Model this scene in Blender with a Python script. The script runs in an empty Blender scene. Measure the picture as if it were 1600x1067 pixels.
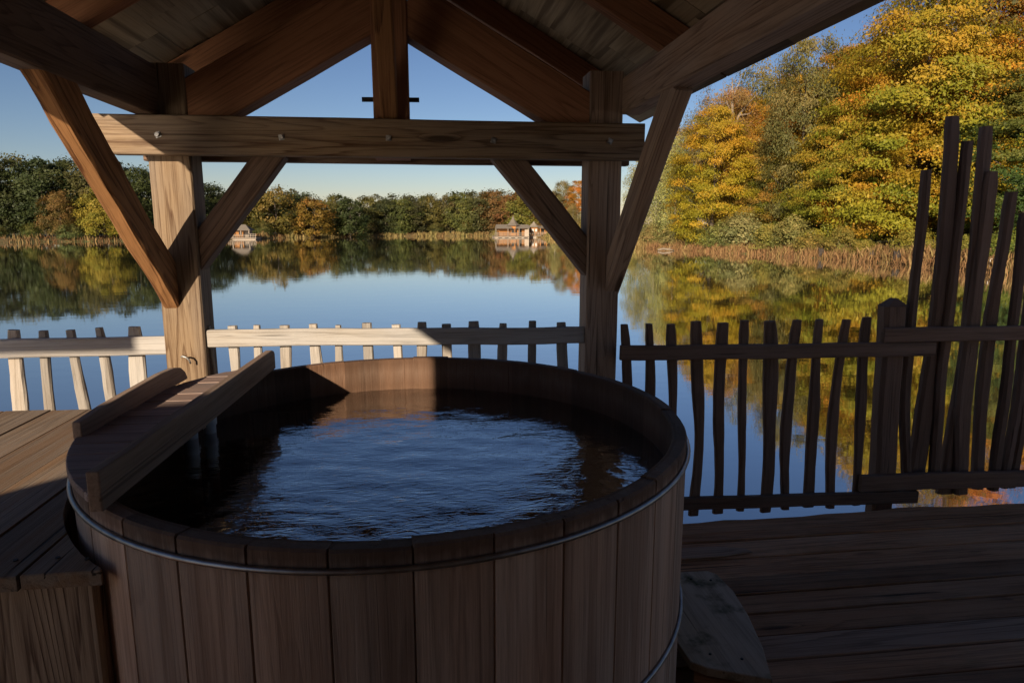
import bpy, math, random
import numpy as np
from mathutils import Vector, Matrix

random.seed(7)
R = math.radians
scene = bpy.context.scene
COL = scene.collection

# ------------------------------------------------------------------ camera
cam_data = bpy.data.cameras.new("camera")
cam = bpy.data.objects.new("camera", cam_data)
COL.objects.link(cam)
cam.location = (0.0, 0.0, 1.66)
cam.rotation_euler = (R(90 - 9.966), 0.0, R(-7.164))
cam_data.sensor_width = 36.0
cam_data.lens = 23.625
cam_data.clip_start = 0.05
cam_data.clip_end = 3000.0
scene.camera = cam

# ------------------------------------------------------------------ light
SUN_EL, SUN_AZ = R(17.6), R(205.0)          # from behind the camera, to its left
world = bpy.data.worlds.new("World")
scene.world = world
world.use_nodes = True
wn = world.node_tree.nodes
bg = wn["Background"]
sky = wn.new("ShaderNodeTexSky")
sky.sky_type = 'NISHITA'
sky.sun_disc = False
sky.sun_elevation = SUN_EL
sky.sun_rotation = SUN_AZ
sky.altitude = 200.0
sky.air_density = 1.0
sky.dust_density = 0.25
sky.ozone_density = 4.5
tint = wn.new("ShaderNodeMix")               # a drier, clearer autumn sky: deeper blue overhead, whiter at the horizon
tint.data_type = 'RGBA'
tint.blend_type = 'MULTIPLY'
tint.inputs[0].default_value = 1.0
tint.inputs[7].default_value = (0.46, 0.355, 0.322, 1.0)
gam = wn.new("ShaderNodeGamma")
gam.inputs[1].default_value = 1.28
world.node_tree.links.new(sky.outputs[0], tint.inputs[6])
world.node_tree.links.new(tint.outputs[2], gam.inputs[0])
world.node_tree.links.new(gam.outputs[0], bg.inputs[0])
bg.inputs[1].default_value = 0.110

sun_data = bpy.data.lights.new("sun", 'SUN')
sun_data.energy = 4.25
sun_data.angle = R(0.53)
sun_data.color = (1.0, 0.84, 0.64)
sun = bpy.data.objects.new("sun", sun_data)
COL.objects.link(sun)
sun_from = Vector((math.sin(SUN_AZ) * math.cos(SUN_EL), math.cos(SUN_AZ) * math.cos(SUN_EL), math.sin(SUN_EL)))
sun.rotation_euler = sun_from.to_track_quat('Z', 'Y').to_euler()

vs = scene.view_settings
vs.view_transform = 'Standard'
vs.look = 'None'
vs.exposure = 0.95
vs.gamma = 1.0
vs.use_curve_mapping = False
scene.render.engine = 'CYCLES'
scene.cycles.use_denoising = True
scene.cycles.max_bounces = 10
scene.cycles.diffuse_bounces = 6
scene.cycles.transparent_max_bounces = 12
scene.cycles.caustics_reflective = True
scene.cycles.caustics_refractive = False
scene.cycles.sample_clamp_indirect = 6.0

WATER_Z = -0.9
TUB = Vector((-0.10, 2.26, 0.0))

# ------------------------------------------------------------------ object helpers
W = {}


def place(o, M, parent=None):
    """link an object so that its world matrix is M, under parent or at top level"""
    COL.objects.link(o)
    W[o.name] = M
    if parent is not None:
        o.parent = parent
        o.matrix_basis = W[parent.name].inverted() @ M
    else:
        o.matrix_basis = M
    return o


def tag(o, label=None, category=None, group=None, kind=None):
    if label:
        o["label"] = label
    if category:
        o["category"] = category
    if group:
        o["group"] = group
    if kind:
        o["kind"] = kind
    return o


def thing(name, label, category, loc=(0, 0, 0), group=None, kind=None):
    o = bpy.data.objects.new(name, None)
    o.empty_display_size = 0.2
    place(o, Matrix.Translation(Vector(loc)))
    if kind:
        return tag(o, kind=kind)
    return tag(o, label, category, group)


def mesh(name, verts, faces, mat, smooth=False):
    me = bpy.data.meshes.new(name)
    me.from_pydata([tuple(v) for v in verts], [], faces)
    me.update()
    if mat is not None:
        me.materials.append(mat)
    if smooth:
        me.polygons.foreach_set("use_smooth", [True] * len(me.polygons))
    return me


def add(name, me, M, parent=None):
    return place(bpy.data.objects.new(name, me), M, parent)


def frame(p0, p1, side):
    """matrix whose X runs p0 -> p1 and whose Y lies along side; origin at the middle"""
    p0, p1 = Vector(p0), Vector(p1)
    x = (p1 - p0).normalized()
    y = Vector(side)
    y = (y - x * y.dot(x)).normalized()
    z = x.cross(y)
    M = Matrix((x, y, z)).transposed().to_4x4()
    M.translation = (p0 + p1) / 2
    return M, (p1 - p0).length


def bar_mesh(name, L, w, h, mat, ch=0.006, seg=8, wob=0.0015, seed=0, bow=None, taper=None, skew=(0, 0), tilt_ends=0.0):
    """a sawn timber along local X: chamfered section, slightly uneven along its length"""
    rnd = random.Random(seed * 7919 + int(L * 1000))
    V, F = [], []
    hw, hh = w / 2, h / 2
    sec = [(-hw + ch, -hh), (hw - ch, -hh), (hw, -hh + ch), (hw, hh - ch), (hw - ch, hh), (-hw + ch, hh), (-hw, hh - ch), (-hw, -hh + ch)]
    ph = [rnd.uniform(0, 6.28) for _ in range(4)]
    for i in range(seg + 1):
        t = i / seg
        x = (t - 0.5) * L
        by, bz = bow(t) if bow else (0, 0)
        k = taper(t) if taper else (1, 1)
        oy = wob * (math.sin(3.1 * t * L + ph[0]) + 0.6 * math.sin(9.7 * t * L + ph[1]))
        oz = wob * (math.sin(2.7 * t * L + ph[2]) + 0.6 * math.sin(8.3 * t * L + ph[3]))
        for (a, b) in sec:
            dx = 0.0
            if i == 0:
                dx = skew[0] * (b / h)
            elif i == seg:
                dx = skew[1] * (b / h)
            V.append((x + dx, a * k[0] + by + oy + rnd.uniform(-wob, wob) * 0.5, b * k[1] + bz + oz + rnd.uniform(-wob, wob) * 0.5))
    for i in range(seg):
        for j in range(8):
            a, b = i * 8 + j, i * 8 + (j + 1) % 8
            F.append((a, b, b + 8, a + 8))
    F.append(tuple(range(7, -1, -1)))
    F.append(tuple(range(seg * 8, seg * 8 + 8)))
    return mesh(name, V, F, mat)


SEED = [0]


def bar(name, parent, mat, p0, p1, w, h, side=(1, 0, 0), **kw):
    M, L = frame(p0, p1, side)
    SEED[0] += 1
    me = bar_mesh(name, L, w, h, mat, seed=SEED[0], **kw)
    return add(name, me, M, parent)


def prism(name, parent, mat, outline, z0, z1, grain='x', ch=0.003):
    """a flat board with a free outline (world x, y), grain along world x or y"""
    cx = sum(p[0] for p in outline) / len(outline)
    cy = sum(p[1] for p in outline) / len(outline)
    M = Matrix.Translation((cx, cy, (z0 + z1) / 2))
    if grain == 'y':
        M = M @ Matrix.Rotation(R(90), 4, 'Z')
    Mi = M.inverted()
    area = sum(outline[i][0] * outline[(i + 1) % len(outline)][1] - outline[(i + 1) % len(outline)][0] * outline[i][1] for i in range(len(outline)))
    if area < 0:
        outline = outline[::-1]
    n = len(outline)
    V, F = [], []
    for z, k in ((z0, 0), (z1 - ch, 0), (z1, ch)):
        for i, (x, y) in enumerate(outline):
            d = Vector((cx - x, cy - y))
            if d.length > 1e-6:
                d = d.normalized() * k
            V.append(Mi @ Vector((x + d.x, y + d.y, z)))
    F.append(tuple(range(n - 1, -1, -1)))
    F.append(tuple(range(2 * n, 3 * n)))
    for r in range(2):
        for i in range(n):
            j = (i + 1) % n
            F.append((r * n + i, r * n + j, (r + 1) * n + j, (r + 1) * n + i))
    return add(name, mesh(name, V, F, mat), M, parent)


def tube_geo(path, radii, n=8, V=None, F=None, cap=True):
    V = [] if V is None else V
    F = [] if F is None else F
    base = len(V)
    P = [Vector(p) for p in path]
    for i, p in enumerate(P):
        d = (P[min(i + 1, len(P) - 1)] - P[max(i - 1, 0)]).normalized()
        a = d.cross(Vector((0.31, 0.22, 0.92)))
        if a.length < 0.05:
            a = d.cross(Vector((1, 0, 0)))
        a.normalize()
        b = d.cross(a)
        for k in range(n):
            t = 2 * math.pi * k / n
            V.append(p + (a * math.cos(t) + b * math.sin(t)) * radii[i])
    for i in range(len(P) - 1):
        for k in range(n):
            q, s = base + i * n + k, base + i * n + (k + 1) % n
            F.append((q, s, s + n, q + n))
    if cap:
        F.append(tuple(base + k for k in range(n - 1, -1, -1)))
        F.append(tuple(base + (len(P) - 1) * n + k for k in range(n)))
    return V, F


# ------------------------------------------------------------------ materials
def nodes_of(name):
    m = bpy.data.materials.new(name)
    m.use_nodes = True
    nt = m.node_tree
    p = nt.nodes["Principled BSDF"]
    return m, nt, p


def N(nt, typ, **inp):
    n = nt.nodes.new(typ)
    for k, v in inp.items():
        if k in n.inputs:
            n.inputs[k].default_value = v
        else:
            setattr(n, k, v)
    return n


def mathn(nt, op, a, b=None, clamp=False):
    n = nt.nodes.new("ShaderNodeMath")
    n.operation = op
    n.use_clamp = clamp
    for i, v in enumerate((a, b)):
        if v is None:
            continue
        if isinstance(v, (int, float)):
            n.inputs[i].default_value = v
        else:
            nt.links.new(v, n.inputs[i])
    return n.outputs[0]


def mixc(nt, fac, a, b, mode='MIX'):
    n = nt.nodes.new("ShaderNodeMix")
    n.data_type = 'RGBA'
    n.blend_type = mode
    for s, v in ((n.inputs[0], fac), (n.inputs[6], a), (n.inputs[7], b)):
        if isinstance(v, (int, float)):
            s.default_value = v
        elif isinstance(v, tuple):
            s.default_value = v if len(v) == 4 else (*v, 1)
        else:
            nt.links.new(v, s)
    return n.outputs[2]


def ramp(nt, src, stops):
    n = nt.nodes.new("ShaderNodeValToRGB")
    while len(n.color_ramp.elements) < len(stops):
        n.color_ramp.elements.new(0.5)
    for e, (p, c) in zip(n.color_ramp.elements, stops):
        e.position = p
        e.color = (c, c, c, 1) if isinstance(c, (int, float)) else (*c, 1)
    nt.links.new(src, n.inputs[0])
    return n.outputs[0]


def noise(nt, vec, scale, detail=3.0, rough=0.55, dist=0.0):
    n = N(nt, "ShaderNodeTexNoise", Scale=scale, Detail=detail, Roughness=rough, Distortion=dist)
    nt.links.new(vec, n.inputs["Vector"])
    return n.outputs[0]


def wood(name, early, late, grey=None, grey_amt=0.0, rings=34.0, ring_amt=0.6, rough=0.75, bump=0.5, knots=True, stain=None, moss=0.0, var=0.25, spec=0.25, wet=False, cracks=0.5):
    """sawn timber, grain along local X: growth rings, fibres, knots, weathering patches"""
    m, nt, P = nodes_of(name)
    L = nt.links
    tc = nt.nodes.new("ShaderNodeTexCoord")
    oi = nt.nodes.new("ShaderNodeObjectInfo")
    off = nt.nodes.new("ShaderNodeVectorMath")
    off.operation = 'SCALE'
    off.inputs[0].default_value = (37.0, 23.0, 11.0)
    L.new(oi.outputs["Random"], off.inputs[3])
    pos = nt.nodes.new("ShaderNodeVectorMath")
    pos.operation = 'ADD'
    L.new(tc.outputs["Object"], pos.inputs[0])
    L.new(off.outputs[0], pos.inputs[1])

    def stretch(sx, sy, sz):
        n = nt.nodes.new("ShaderNodeVectorMath")
        n.operation = 'MULTIPLY'
        L.new(pos.outputs[0], n.inputs[0])
        n.inputs[1].default_value = (sx, sy, sz)
        return n.outputs[0]

    # growth rings: bands of a slowly warped distance field, so flat-sawn faces show cathedral figures
    warp = noise(nt, stretch(0.22, 4.5, 4.5), 1.0, 2.0, 0.5, 0.2)
    kn = N(nt, "ShaderNodeTexVoronoi", Scale=1.0)
    L.new(stretch(1.0, 6.0, 6.0), kn.inputs["Vector"])
    knot = kn.outputs["Distance"]
    knotf = ramp(nt, knot, [(0.05, 1.0), (0.15, 0.35), (0.34, 0.0)]) if knots else None
    field = mathn(nt, 'MULTIPLY', warp, rings * 0.42)
    if knots:
        field = mathn(nt, 'ADD', field, mathn(nt, 'MULTIPLY', knotf, 2.0))
    field = mathn(nt, 'ADD', field, mathn(nt, 'MULTIPLY', noise(nt, stretch(0.5, 30.0, 30.0), 1.0, 2.0), 1.2))
    saw = mathn(nt, 'FRACT', field)
    band = mathn(nt, 'MULTIPLY', mathn(nt, 'POWER', saw, 3.0), ramp(nt, saw, [(0.90, 1.0), (1.0, 0.0)]))
    fib = noise(nt, stretch(4.0, 150.0, 150.0), 1.0, 4.0, 0.7)
    streak = noise(nt, stretch(1.1, 26.0, 26.0), 1.0, 3.0, 0.6)
    f = mathn(nt, 'MULTIPLY', band, ring_amt)
    f = mathn(nt, 'ADD', f, mathn(nt, 'MULTIPLY', mathn(nt, 'SUBTRACT', fib, 0.5), 2.3))
    f = mathn(nt, 'ADD', f, mathn(nt, 'MULTIPLY', mathn(nt, 'SUBTRACT', streak, 0.45), 1.5), True)
    c = mixc(nt, f, early, late)
    if grey:
        patch = noise(nt, stretch(1.0, 4.0, 4.0), 1.3, 4.0, 0.6)
        gf = ramp(nt, patch, [(0.5 - 0.28 * grey_amt - 0.05, 0.0), (0.85 - 0.35 * grey_amt, 1.0)])
        c = mixc(nt, mathn(nt, 'MULTIPLY', gf, min(1.0, grey_amt + 0.3)), c, mixc(nt, f, grey, tuple(x * 0.55 for x in grey)))
    if stain:
        sp = noise(nt, stretch(0.6, 14.0, 14.0), 1.0, 3.0, 0.6)
        c = mixc(nt, mathn(nt, 'MULTIPLY', ramp(nt, sp, [(0.48, 0.0), (0.62, 1.0)]), stain[1]), c, stain[0])
    if knots:
        c = mixc(nt, ramp(nt, knot, [(0.06, 0.8), (0.12, 0.0)]), c, tuple(x * 0.3 for x in late))
    if cracks:                                # drying checks along the grain
        ck = noise(nt, stretch(0.9, 55.0, 55.0), 1.0, 1.0, 0.4)
        ckf = ramp(nt, ck, [(0.245, 1.0), (0.285, 0.0)])
        c = mixc(nt, mathn(nt, 'MULTIPLY', ckf, cracks), c, tuple(x * 0.22 for x in late))
    if moss:
        mp = noise(nt, tc.outputs["Object"], 6.0, 4.0, 0.65)
        c = mixc(nt, mathn(nt, 'MULTIPLY', ramp(nt, mp, [(0.55, 0.0), (0.7, 1.0)]), moss), c, (0.05, 0.06, 0.015))
    if wet:                                   # soaked, algae-dark wood at the rim and below the splash line inside
        sx = nt.nodes.new("ShaderNodeSeparateXYZ")
        L.new(tc.outputs["Object"], sx.inputs[0])
        edge = mathn(nt, 'ADD', sx.outputs[0], mathn(nt, 'MULTIPLY', mathn(nt, 'SUBTRACT', noise(nt, stretch(2.0, 40.0, 40.0), 1.0, 4.0, 0.65), 0.5), 0.07))
        rimf = ramp(nt, edge, [(0.955, 0.0), (1.015, 1.0)])
        inn = mathn(nt, 'LESS_THAN', sx.outputs[2], 0.952)
        low = mathn(nt, 'MULTIPLY', inn, ramp(nt, edge, [(0.90, 1.0), (0.96, 0.88)]))
        c = mixc(nt, mathn(nt, 'MULTIPLY', rimf, 0.80), c, (0.085, 0.045, 0.028))
        c = mixc(nt, mathn(nt, 'MULTIPLY', low, 0.97), c, mixc(nt, streak, (0.06, 0.029, 0.015), (0.15, 0.078, 0.043)))
    v = mathn(nt, 'ADD', mathn(nt, 'MULTIPLY', oi.outputs["Random"], var * 2), 1.0 - var)
    hs = N(nt, "ShaderNodeHueSaturation")
    L.new(v, hs.inputs["Value"])
    L.new(c, hs.inputs["Color"])
    L.new(hs.outputs[0], P.inputs["Base Color"])
    rr = mathn(nt, 'ADD', mathn(nt, 'MULTIPLY', fib, 0.25), rough - 0.12)
    L.new(rr, P.inputs["Roughness"])
    P.inputs["Specular IOR Level"].default_value = spec
    bp = nt.nodes.new("ShaderNodeBump")
    bp.inputs["Strength"].default_value = bump
    bp.inputs["Distance"].default_value = 0.004
    hgt = mathn(nt, 'ADD', mathn(nt, 'MULTIPLY', fib, 0.6), mathn(nt, 'MULTIPLY', band, -0.5 * ring_amt))
    hgt = mathn(nt, 'ADD', hgt, mathn(nt, 'MULTIPLY', streak, 0.5))
    if cracks:
        hgt = mathn(nt, 'SUBTRACT', hgt, mathn(nt, 'MULTIPLY', ckf, cracks * 1.5))
    L.new(hgt, bp.inputs["Height"])
    L.new(bp.outputs[0], P.inputs["Normal"])
    return m


MAT = {}
MAT['frame'] = wood("larch_frame", (0.189, 0.115, 0.072), (0.070, 0.036, 0.020), (0.197, 0.152, 0.123), 0.3, rings=60, ring_amt=0.9)
MAT['frame_lit'] = wood("lit_larch", (0.357, 0.234, 0.153), (0.136, 0.075, 0.044), (0.357, 0.281, 0.225), 0.4, rings=60, ring_amt=0.9, cracks=0.7)  # brighter copy of the frame larch; light from the lake put into the colour
MAT['frame_red'] = wood("douglas_frame", (0.286, 0.133, 0.067), (0.133, 0.057, 0.028), rings=50, ring_amt=0.7)
MAT['frame_pale'] = wood("weathered_douglas", (0.224, 0.152, 0.088), (0.068, 0.030, 0.010), (0.176, 0.144, 0.118), 0.30, rings=60, ring_amt=0.9, cracks=0.7)
MAT['brace_orange'] = wood("oiled_brace", (0.29, 0.14, 0.055), (0.09, 0.034, 0.012), rings=30, ring_amt=1.0)
MAT['shingle'] = wood("roof_shingle", (0.355, 0.258, 0.150), (0.222, 0.150, 0.081), (0.370, 0.292, 0.186), 0.4, ring_amt=0.3, knots=False, stain=((0.104, 0.065, 0.030), 0.8), var=0.3)
MAT['rail_pale'] = wood("silvered_rail", (0.43, 0.38, 0.32), (0.26, 0.205, 0.15), (0.45, 0.42, 0.39), 0.7, rings=34, ring_amt=0.6, cracks=0.9)
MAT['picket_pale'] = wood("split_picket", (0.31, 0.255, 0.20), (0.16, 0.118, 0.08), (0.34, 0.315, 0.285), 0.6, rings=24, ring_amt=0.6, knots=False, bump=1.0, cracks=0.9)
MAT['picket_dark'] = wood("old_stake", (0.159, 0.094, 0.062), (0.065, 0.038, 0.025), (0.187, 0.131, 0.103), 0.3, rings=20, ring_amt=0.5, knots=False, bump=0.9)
MAT['deck'] = wood("wet_deck", (0.408, 0.186, 0.081), (0.112, 0.046, 0.019), (0.572, 0.343, 0.200), 0.35, rings=30, ring_amt=0.7, rough=0.72, var=0.38, moss=0.2, bump=1.0, cracks=0.9)
MAT['deck_pale'] = wood("new_deck_plank", (0.390, 0.232, 0.143), (0.150, 0.079, 0.045), (0.375, 0.270, 0.195), 0.3, rings=40, ring_amt=0.9, rough=0.72, bump=0.8)
MAT['platform'] = wood("platform_board", (0.22, 0.155, 0.10), (0.085, 0.053, 0.032), (0.25, 0.205, 0.165), 0.45, rings=26, ring_amt=0.6, var=0.18, stain=((0.20, 0.105, 0.045), 0.6), cracks=0.9, bump=0.8)
MAT['panel'] = wood("skirt_board", (0.384, 0.276, 0.184), (0.120, 0.070, 0.044), rings=75, ring_amt=1.0, var=0.15, bump=0.8)
MAT['stave'] = wood("tub_stave", (0.506, 0.331, 0.230), (0.221, 0.133, 0.092), (0.487, 0.386, 0.308), 0.5, rings=44, ring_amt=0.5, var=0.30, knots=False, bump=0.8, stain=((0.230, 0.138, 0.092), 0.6), wet=True)
MAT['cover'] = wood("cover_slat", (0.27, 0.175, 0.135), (0.14, 0.085, 0.065), (0.32, 0.26, 0.235), 0.4, rings=18, ring_amt=0.4, knots=False, var=0.18)
MAT['cover_side'] = wood("cover_side_board", (0.27, 0.175, 0.115), (0.14, 0.082, 0.05), (0.32, 0.255, 0.21), 0.35, rings=18, ring_amt=0.45, stain=((0.10, 0.055, 0.032), 0.4))
MAT['step'] = wood("mossy_step", (0.532, 0.387, 0.242), (0.290, 0.202, 0.121), (0.629, 0.499, 0.370), 0.5, rings=20, ring_amt=0.5, moss=0.9, knots=False)
MAT['cabin'] = wood("far_cabin_wood", (0.34, 0.155, 0.05), (0.18, 0.075, 0.025), ring_amt=0.5, knots=False, bump=0.0)
MAT['cabin_pale'] = wood("far_cabin_deck", (0.30, 0.245, 0.19), (0.19, 0.15, 0.115), ring_amt=0.4, knots=False, bump=0.0)
MAT['cabin_roof'] = wood("far_cabin_shingle", (0.20, 0.17, 0.135), (0.12, 0.095, 0.072), ring_amt=0.4, knots=False, bump=0.0)


def plain(name, col, rough=0.5, metal=0.0, nscale=0.0, namt=0.3):
    m, nt, P = nodes_of(name)
    P.inputs["Base Color"].default_value = (*col, 1)
    P.inputs["Roughness"].default_value = rough
    P.inputs["Metallic"].default_value = metal
    if nscale:
        tc = nt.nodes.new("ShaderNodeTexCoord")
        n = noise(nt, tc.outputs["Object"], nscale, 4.0)
        c = mixc(nt, ramp(nt, n, [(0.3, 0.0), (0.7, 1.0)]), tuple(x * (1 - namt) for x in col), tuple(min(1, x * (1 + namt)) for x in col))
        nt.links.new(c, P.inputs["Base Color"])
        nt.links.new(mathn(nt, 'ADD', mathn(nt, 'MULTIPLY', n, 0.3), rough - 0.15), P.inputs["Roughness"])
    return m


MAT['steel'] = plain("brushed_steel", (0.34, 0.32, 0.30), 0.38, 1.0, 25.0, 0.25)
MAT['bolt'] = plain("zinc_bolt", (0.42, 0.41, 0.39), 0.5, 0.85, 60.0, 0.3)
MAT['pipe'] = plain("white_pipe", (0.62, 0.60, 0.56), 0.4, 0.0, 12.0, 0.2)
MAT['peg'] = plain("iron_peg", (0.03, 0.025, 0.022), 0.6, 0.3, 20.0, 0.3)
MAT['glass'] = plain("far_window_glass", (0.03, 0.03, 0.03), 0.08)
MAT['bark'] = plain("bark", (0.075, 0.055, 0.04), 0.9, 0.0, 3.0, 0.5)
MAT['bark_pale'] = plain("pale_bark", (0.34, 0.30, 0.24), 0.85, 0.0, 2.5, 0.4)
MAT['white'] = plain("off_white", (0.50, 0.47, 0.42), 0.7, 0.0, 4.0, 0.12)  # even off-white of the mooring post and some cabin windows
MAT['bark_dead'] = plain("dead_bark", (0.20, 0.155, 0.11), 0.9, 0.0, 2.5, 0.4)
MAT['stump'] = plain("dark_stump", (0.035, 0.026, 0.02), 0.9, 0.0, 6.0, 0.4)


def leaf_material(name, top, spread):
    """leaves: the object's own colour, varied leaf by leaf and spray by spray; autumn tint towards the crown's top"""
    m, nt, P = nodes_of(name)
    L = nt.links
    oi = nt.nodes.new("ShaderNodeObjectInfo")
    at = N(nt, "ShaderNodeAttribute", attribute_name="tint")
    ht = N(nt, "ShaderNodeAttribute", attribute_name="rise")
    t, h = at.outputs["Fac"], ht.outputs["Fac"]
    tf = mathn(nt, 'ADD', mathn(nt, 'MULTIPLY', h, 1.3), mathn(nt, 'MULTIPLY', t, 0.9))
    tf = mathn(nt, 'MULTIPLY', mathn(nt, 'SUBTRACT', tf, 0.75, True), oi.outputs["Alpha"], True)
    c = mixc(nt, tf, oi.outputs["Color"], top)
    hs = N(nt, "ShaderNodeHueSaturation")
    L.new(mathn(nt, 'ADD', mathn(nt, 'MULTIPLY', t, -spread), 0.5 + spread * 0.55), hs.inputs["Hue"])
    L.new(mathn(nt, 'ADD', mathn(nt, 'MULTIPLY', t, 0.95), 0.62), hs.inputs["Value"])
    L.new(c, hs.inputs["Color"])
    L.new(hs.outputs[0], P.inputs["Base Color"])
    P.inputs["Roughness"].default_value = 0.6
    P.inputs["Specular IOR Level"].default_value = 0.25
    tr = nt.nodes.new("ShaderNodeBsdfTranslucent")
    L.new(hs.outputs[0], tr.inputs["Color"])
    mx = nt.nodes.new("ShaderNodeMixShader")
    mx.inputs[0].default_value = 0.28
    L.new(P.outputs[0], mx.inputs[1])
    L.new(tr.outputs[0], mx.inputs[2])
    L.new(mx.outputs[0], nt.nodes["Material Output"].inputs[0])
    return m


MAT['leaf'] = leaf_material("autumn_leaves", (0.36, 0.15, 0.012), 0.05)
MAT['leaf_far'] = leaf_material("bank_leaves", (0.20, 0.09, 0.02), 0.05)


def reed_material():
    m, nt, P = nodes_of("reeds")
    at = N(nt, "ShaderNodeAttribute", attribute_name="tint")
    c = ramp(nt, at.outputs["Fac"], [(0.0, (0.13, 0.055, 0.020)), (0.40, (0.19, 0.10, 0.034)), (0.70, (0.24, 0.175, 0.055)), (1.0, (0.19, 0.175, 0.045))])
    nt.links.new(c, P.inputs["Base Color"])
    P.inputs["Roughness"].default_value = 0.8
    return m


MAT['reeds'] = reed_material()


def ground_material():
    m, nt, P = nodes_of("bank_ground")
    tc = nt.nodes.new("ShaderNodeTexCoord")
    n1 = noise(nt, tc.outputs["Object"], 0.15, 5.0)
    n2 = noise(nt, tc.outputs["Object"], 2.5, 5.0)
    c = mixc(nt, ramp(nt, n1, [(0.35, 0.0), (0.65, 1.0)]), (0.10, 0.13, 0.03), (0.16, 0.10, 0.04))
    c = mixc(nt, mathn(nt, 'MULTIPLY', n2, 0.7), c, (0.05, 0.045, 0.02))
    nt.links.new(c, P.inputs["Base Color"])
    P.inputs["Roughness"].default_value = 0.95
    return m


MAT['ground'] = ground_material()


def mirror_mix(nt, normal, under, rough, power):
    """a water surface: what lies under it, and a mirror whose strength follows Fresnel"""
    L = nt.links
    fr = N(nt, "ShaderNodeFresnel", IOR=1.34)
    L.new(normal, fr.inputs["Normal"])
    fac = mathn(nt, 'POWER', fr.outputs[0], power)
    gl = N(nt, "ShaderNodeBsdfGlossy", Roughness=rough)
    gl.inputs["Color"].default_value = (1, 1, 1, 1)
    L.new(normal, gl.inputs["Normal"])
    mx = nt.nodes.new("ShaderNodeMixShader")
    L.new(fac, mx.inputs[0])
    L.new(under, mx.inputs[1])
    L.new(gl.outputs[0], mx.inputs[2])
    L.new(mx.outputs[0], nt.nodes["Material Output"].inputs[0])


def lake_material():
    m, nt, P = nodes_of("lake_water")
    nt.nodes.remove(P)
    L = nt.links
    tc = nt.nodes.new("ShaderNodeTexCoord")

    def st(sx, sy):
        n = nt.nodes.new("ShaderNodeVectorMath")
        n.operation = 'MULTIPLY'
        n.inputs[1].default_value = (sx, sy, 1)
        L.new(tc.outputs["Object"], n.inputs[0])
        return n.outputs[0]
    a = noise(nt, st(0.5, 1.1), 1.6, 3.0, 0.5, 0.3)
    b = noise(nt, st(1.0, 1.6), 6.0, 2.0, 0.5)
    calm = ramp(nt, noise(nt, st(0.05, 0.11), 1.0, 3.0), [(0.35, 0.25), (0.7, 1.0)])
    h = mathn(nt, 'ADD', a, mathn(nt, 'MULTIPLY', b, 0.12))
    bp = nt.nodes.new("ShaderNodeBump")
    bp.inputs["Distance"].default_value = 0.05
    L.new(mathn(nt, 'MULTIPLY', calm, 0.06), bp.inputs["Strength"])
    L.new(h, bp.inputs["Height"])
    di = nt.nodes.new("ShaderNodeBsdfDiffuse")
    di.inputs["Color"].default_value = (0.06, 0.062, 0.035, 1)
    mirror_mix(nt, bp.outputs[0], di.outputs[0], 0.03, 0.27)
    return m


MAT['lake'] = lake_material()


def tub_water_material():
    """clear dark water: mirror by Fresnel, the rest seen through with a brown tint"""
    m, nt, P = nodes_of("tub_water")
    nt.nodes.remove(P)
    L = nt.links
    tc = nt.nodes.new("ShaderNodeTexCoord")
    sx = nt.nodes.new("ShaderNodeSeparateXYZ")
    L.new(tc.outputs["Object"], sx.inputs[0])

    def st(a, b_):
        n = nt.nodes.new("ShaderNodeVectorMath")
        n.operation = 'MULTIPLY'
        n.inputs[1].default_value = (a, b_, 1)
        L.new(tc.outputs["Object"], n.inputs[0])
        return n.outputs[0]
    near = ramp(nt, mathn(nt, 'ADD', mathn(nt, 'MULTIPLY', sx.outputs[1], -0.5), 0.5), [(0.25, 0.4), (0.5, 0.5), (0.9, 1.0)])
    n1 = noise(nt, st(18.0, 52.0), 1.0, 2.0, 0.5, 1.0)
    n2 = noise(nt, st(6.0, 16.0), 1.0, 2.0, 0.45, 0.8)
    hh = mathn(nt, 'ADD', mathn(nt, 'MULTIPLY', mathn(nt, 'MULTIPLY', n1, near), 1.0), mathn(nt, 'MULTIPLY', n2, 0.7))
    bp = nt.nodes.new("ShaderNodeBump")
    bp.inputs["Strength"].default_value = 0.20
    bp.inputs["Distance"].default_value = 0.010
    L.new(hh, bp.inputs["Height"])
    tr = nt.nodes.new("ShaderNodeBsdfTransparent")
    tr.inputs["Color"].default_value = (0.72, 0.55, 0.40, 1)
    mirror_mix(nt, bp.outputs[0], tr.outputs[0], 0.012, 0.46)
    return m


MAT['tub_water'] = tub_water_material()

# ------------------------------------------------------------------ the lake and its banks
SHORE = [(-66, 88), (-72, 70), (-80, 20), (-60, -40), (0, -70), (50, -40), (42, 0), (33.5, 15), (29.0, 29.6), (29.7, 37.5), (29.0, 44.0), (27.5, 52.0),
         (25.4, 59.8), (22.6, 68.4), (21.9, 87.0), (21.7, 118.0), (13.4, 137.5), (-8.4, 136.8), (-25.4, 124.2), (-31.4, 111.0), (-43.9, 104.8), (-57.3, 99.8)]
LC = Vector((0.0, 50.0))


def shore_profile():
    ang, rad = [], []
    rnd = random.Random(3)
    n = len(SHORE)
    for i in range(n):
        a, b = Vector(SHORE[i]), Vector(SHORE[(i + 1) % n])
        k = max(2, int((b - a).length / 1.2))
        for j in range(k):
            p = a.lerp(b, j / k) - LC
            ang.append(math.atan2(p.y, p.x))
            rad.append(p.length + rnd.uniform(-0.25, 0.25) + 0.35 * math.sin(i * 7 + j * 0.9))
    o = np.argsort(ang)
    return np.array(ang)[o], np.array(rad)[o]


S_ANG, S_RAD = shore_profile()


def shore_dist(x, y):
    a = math.atan2(y - LC.y, x - LC.x)
    r = math.hypot(x - LC.x, y - LC.y)
    return r - float(np.interp(a, S_ANG, S_RAD, period=2 * math.pi))


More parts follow.
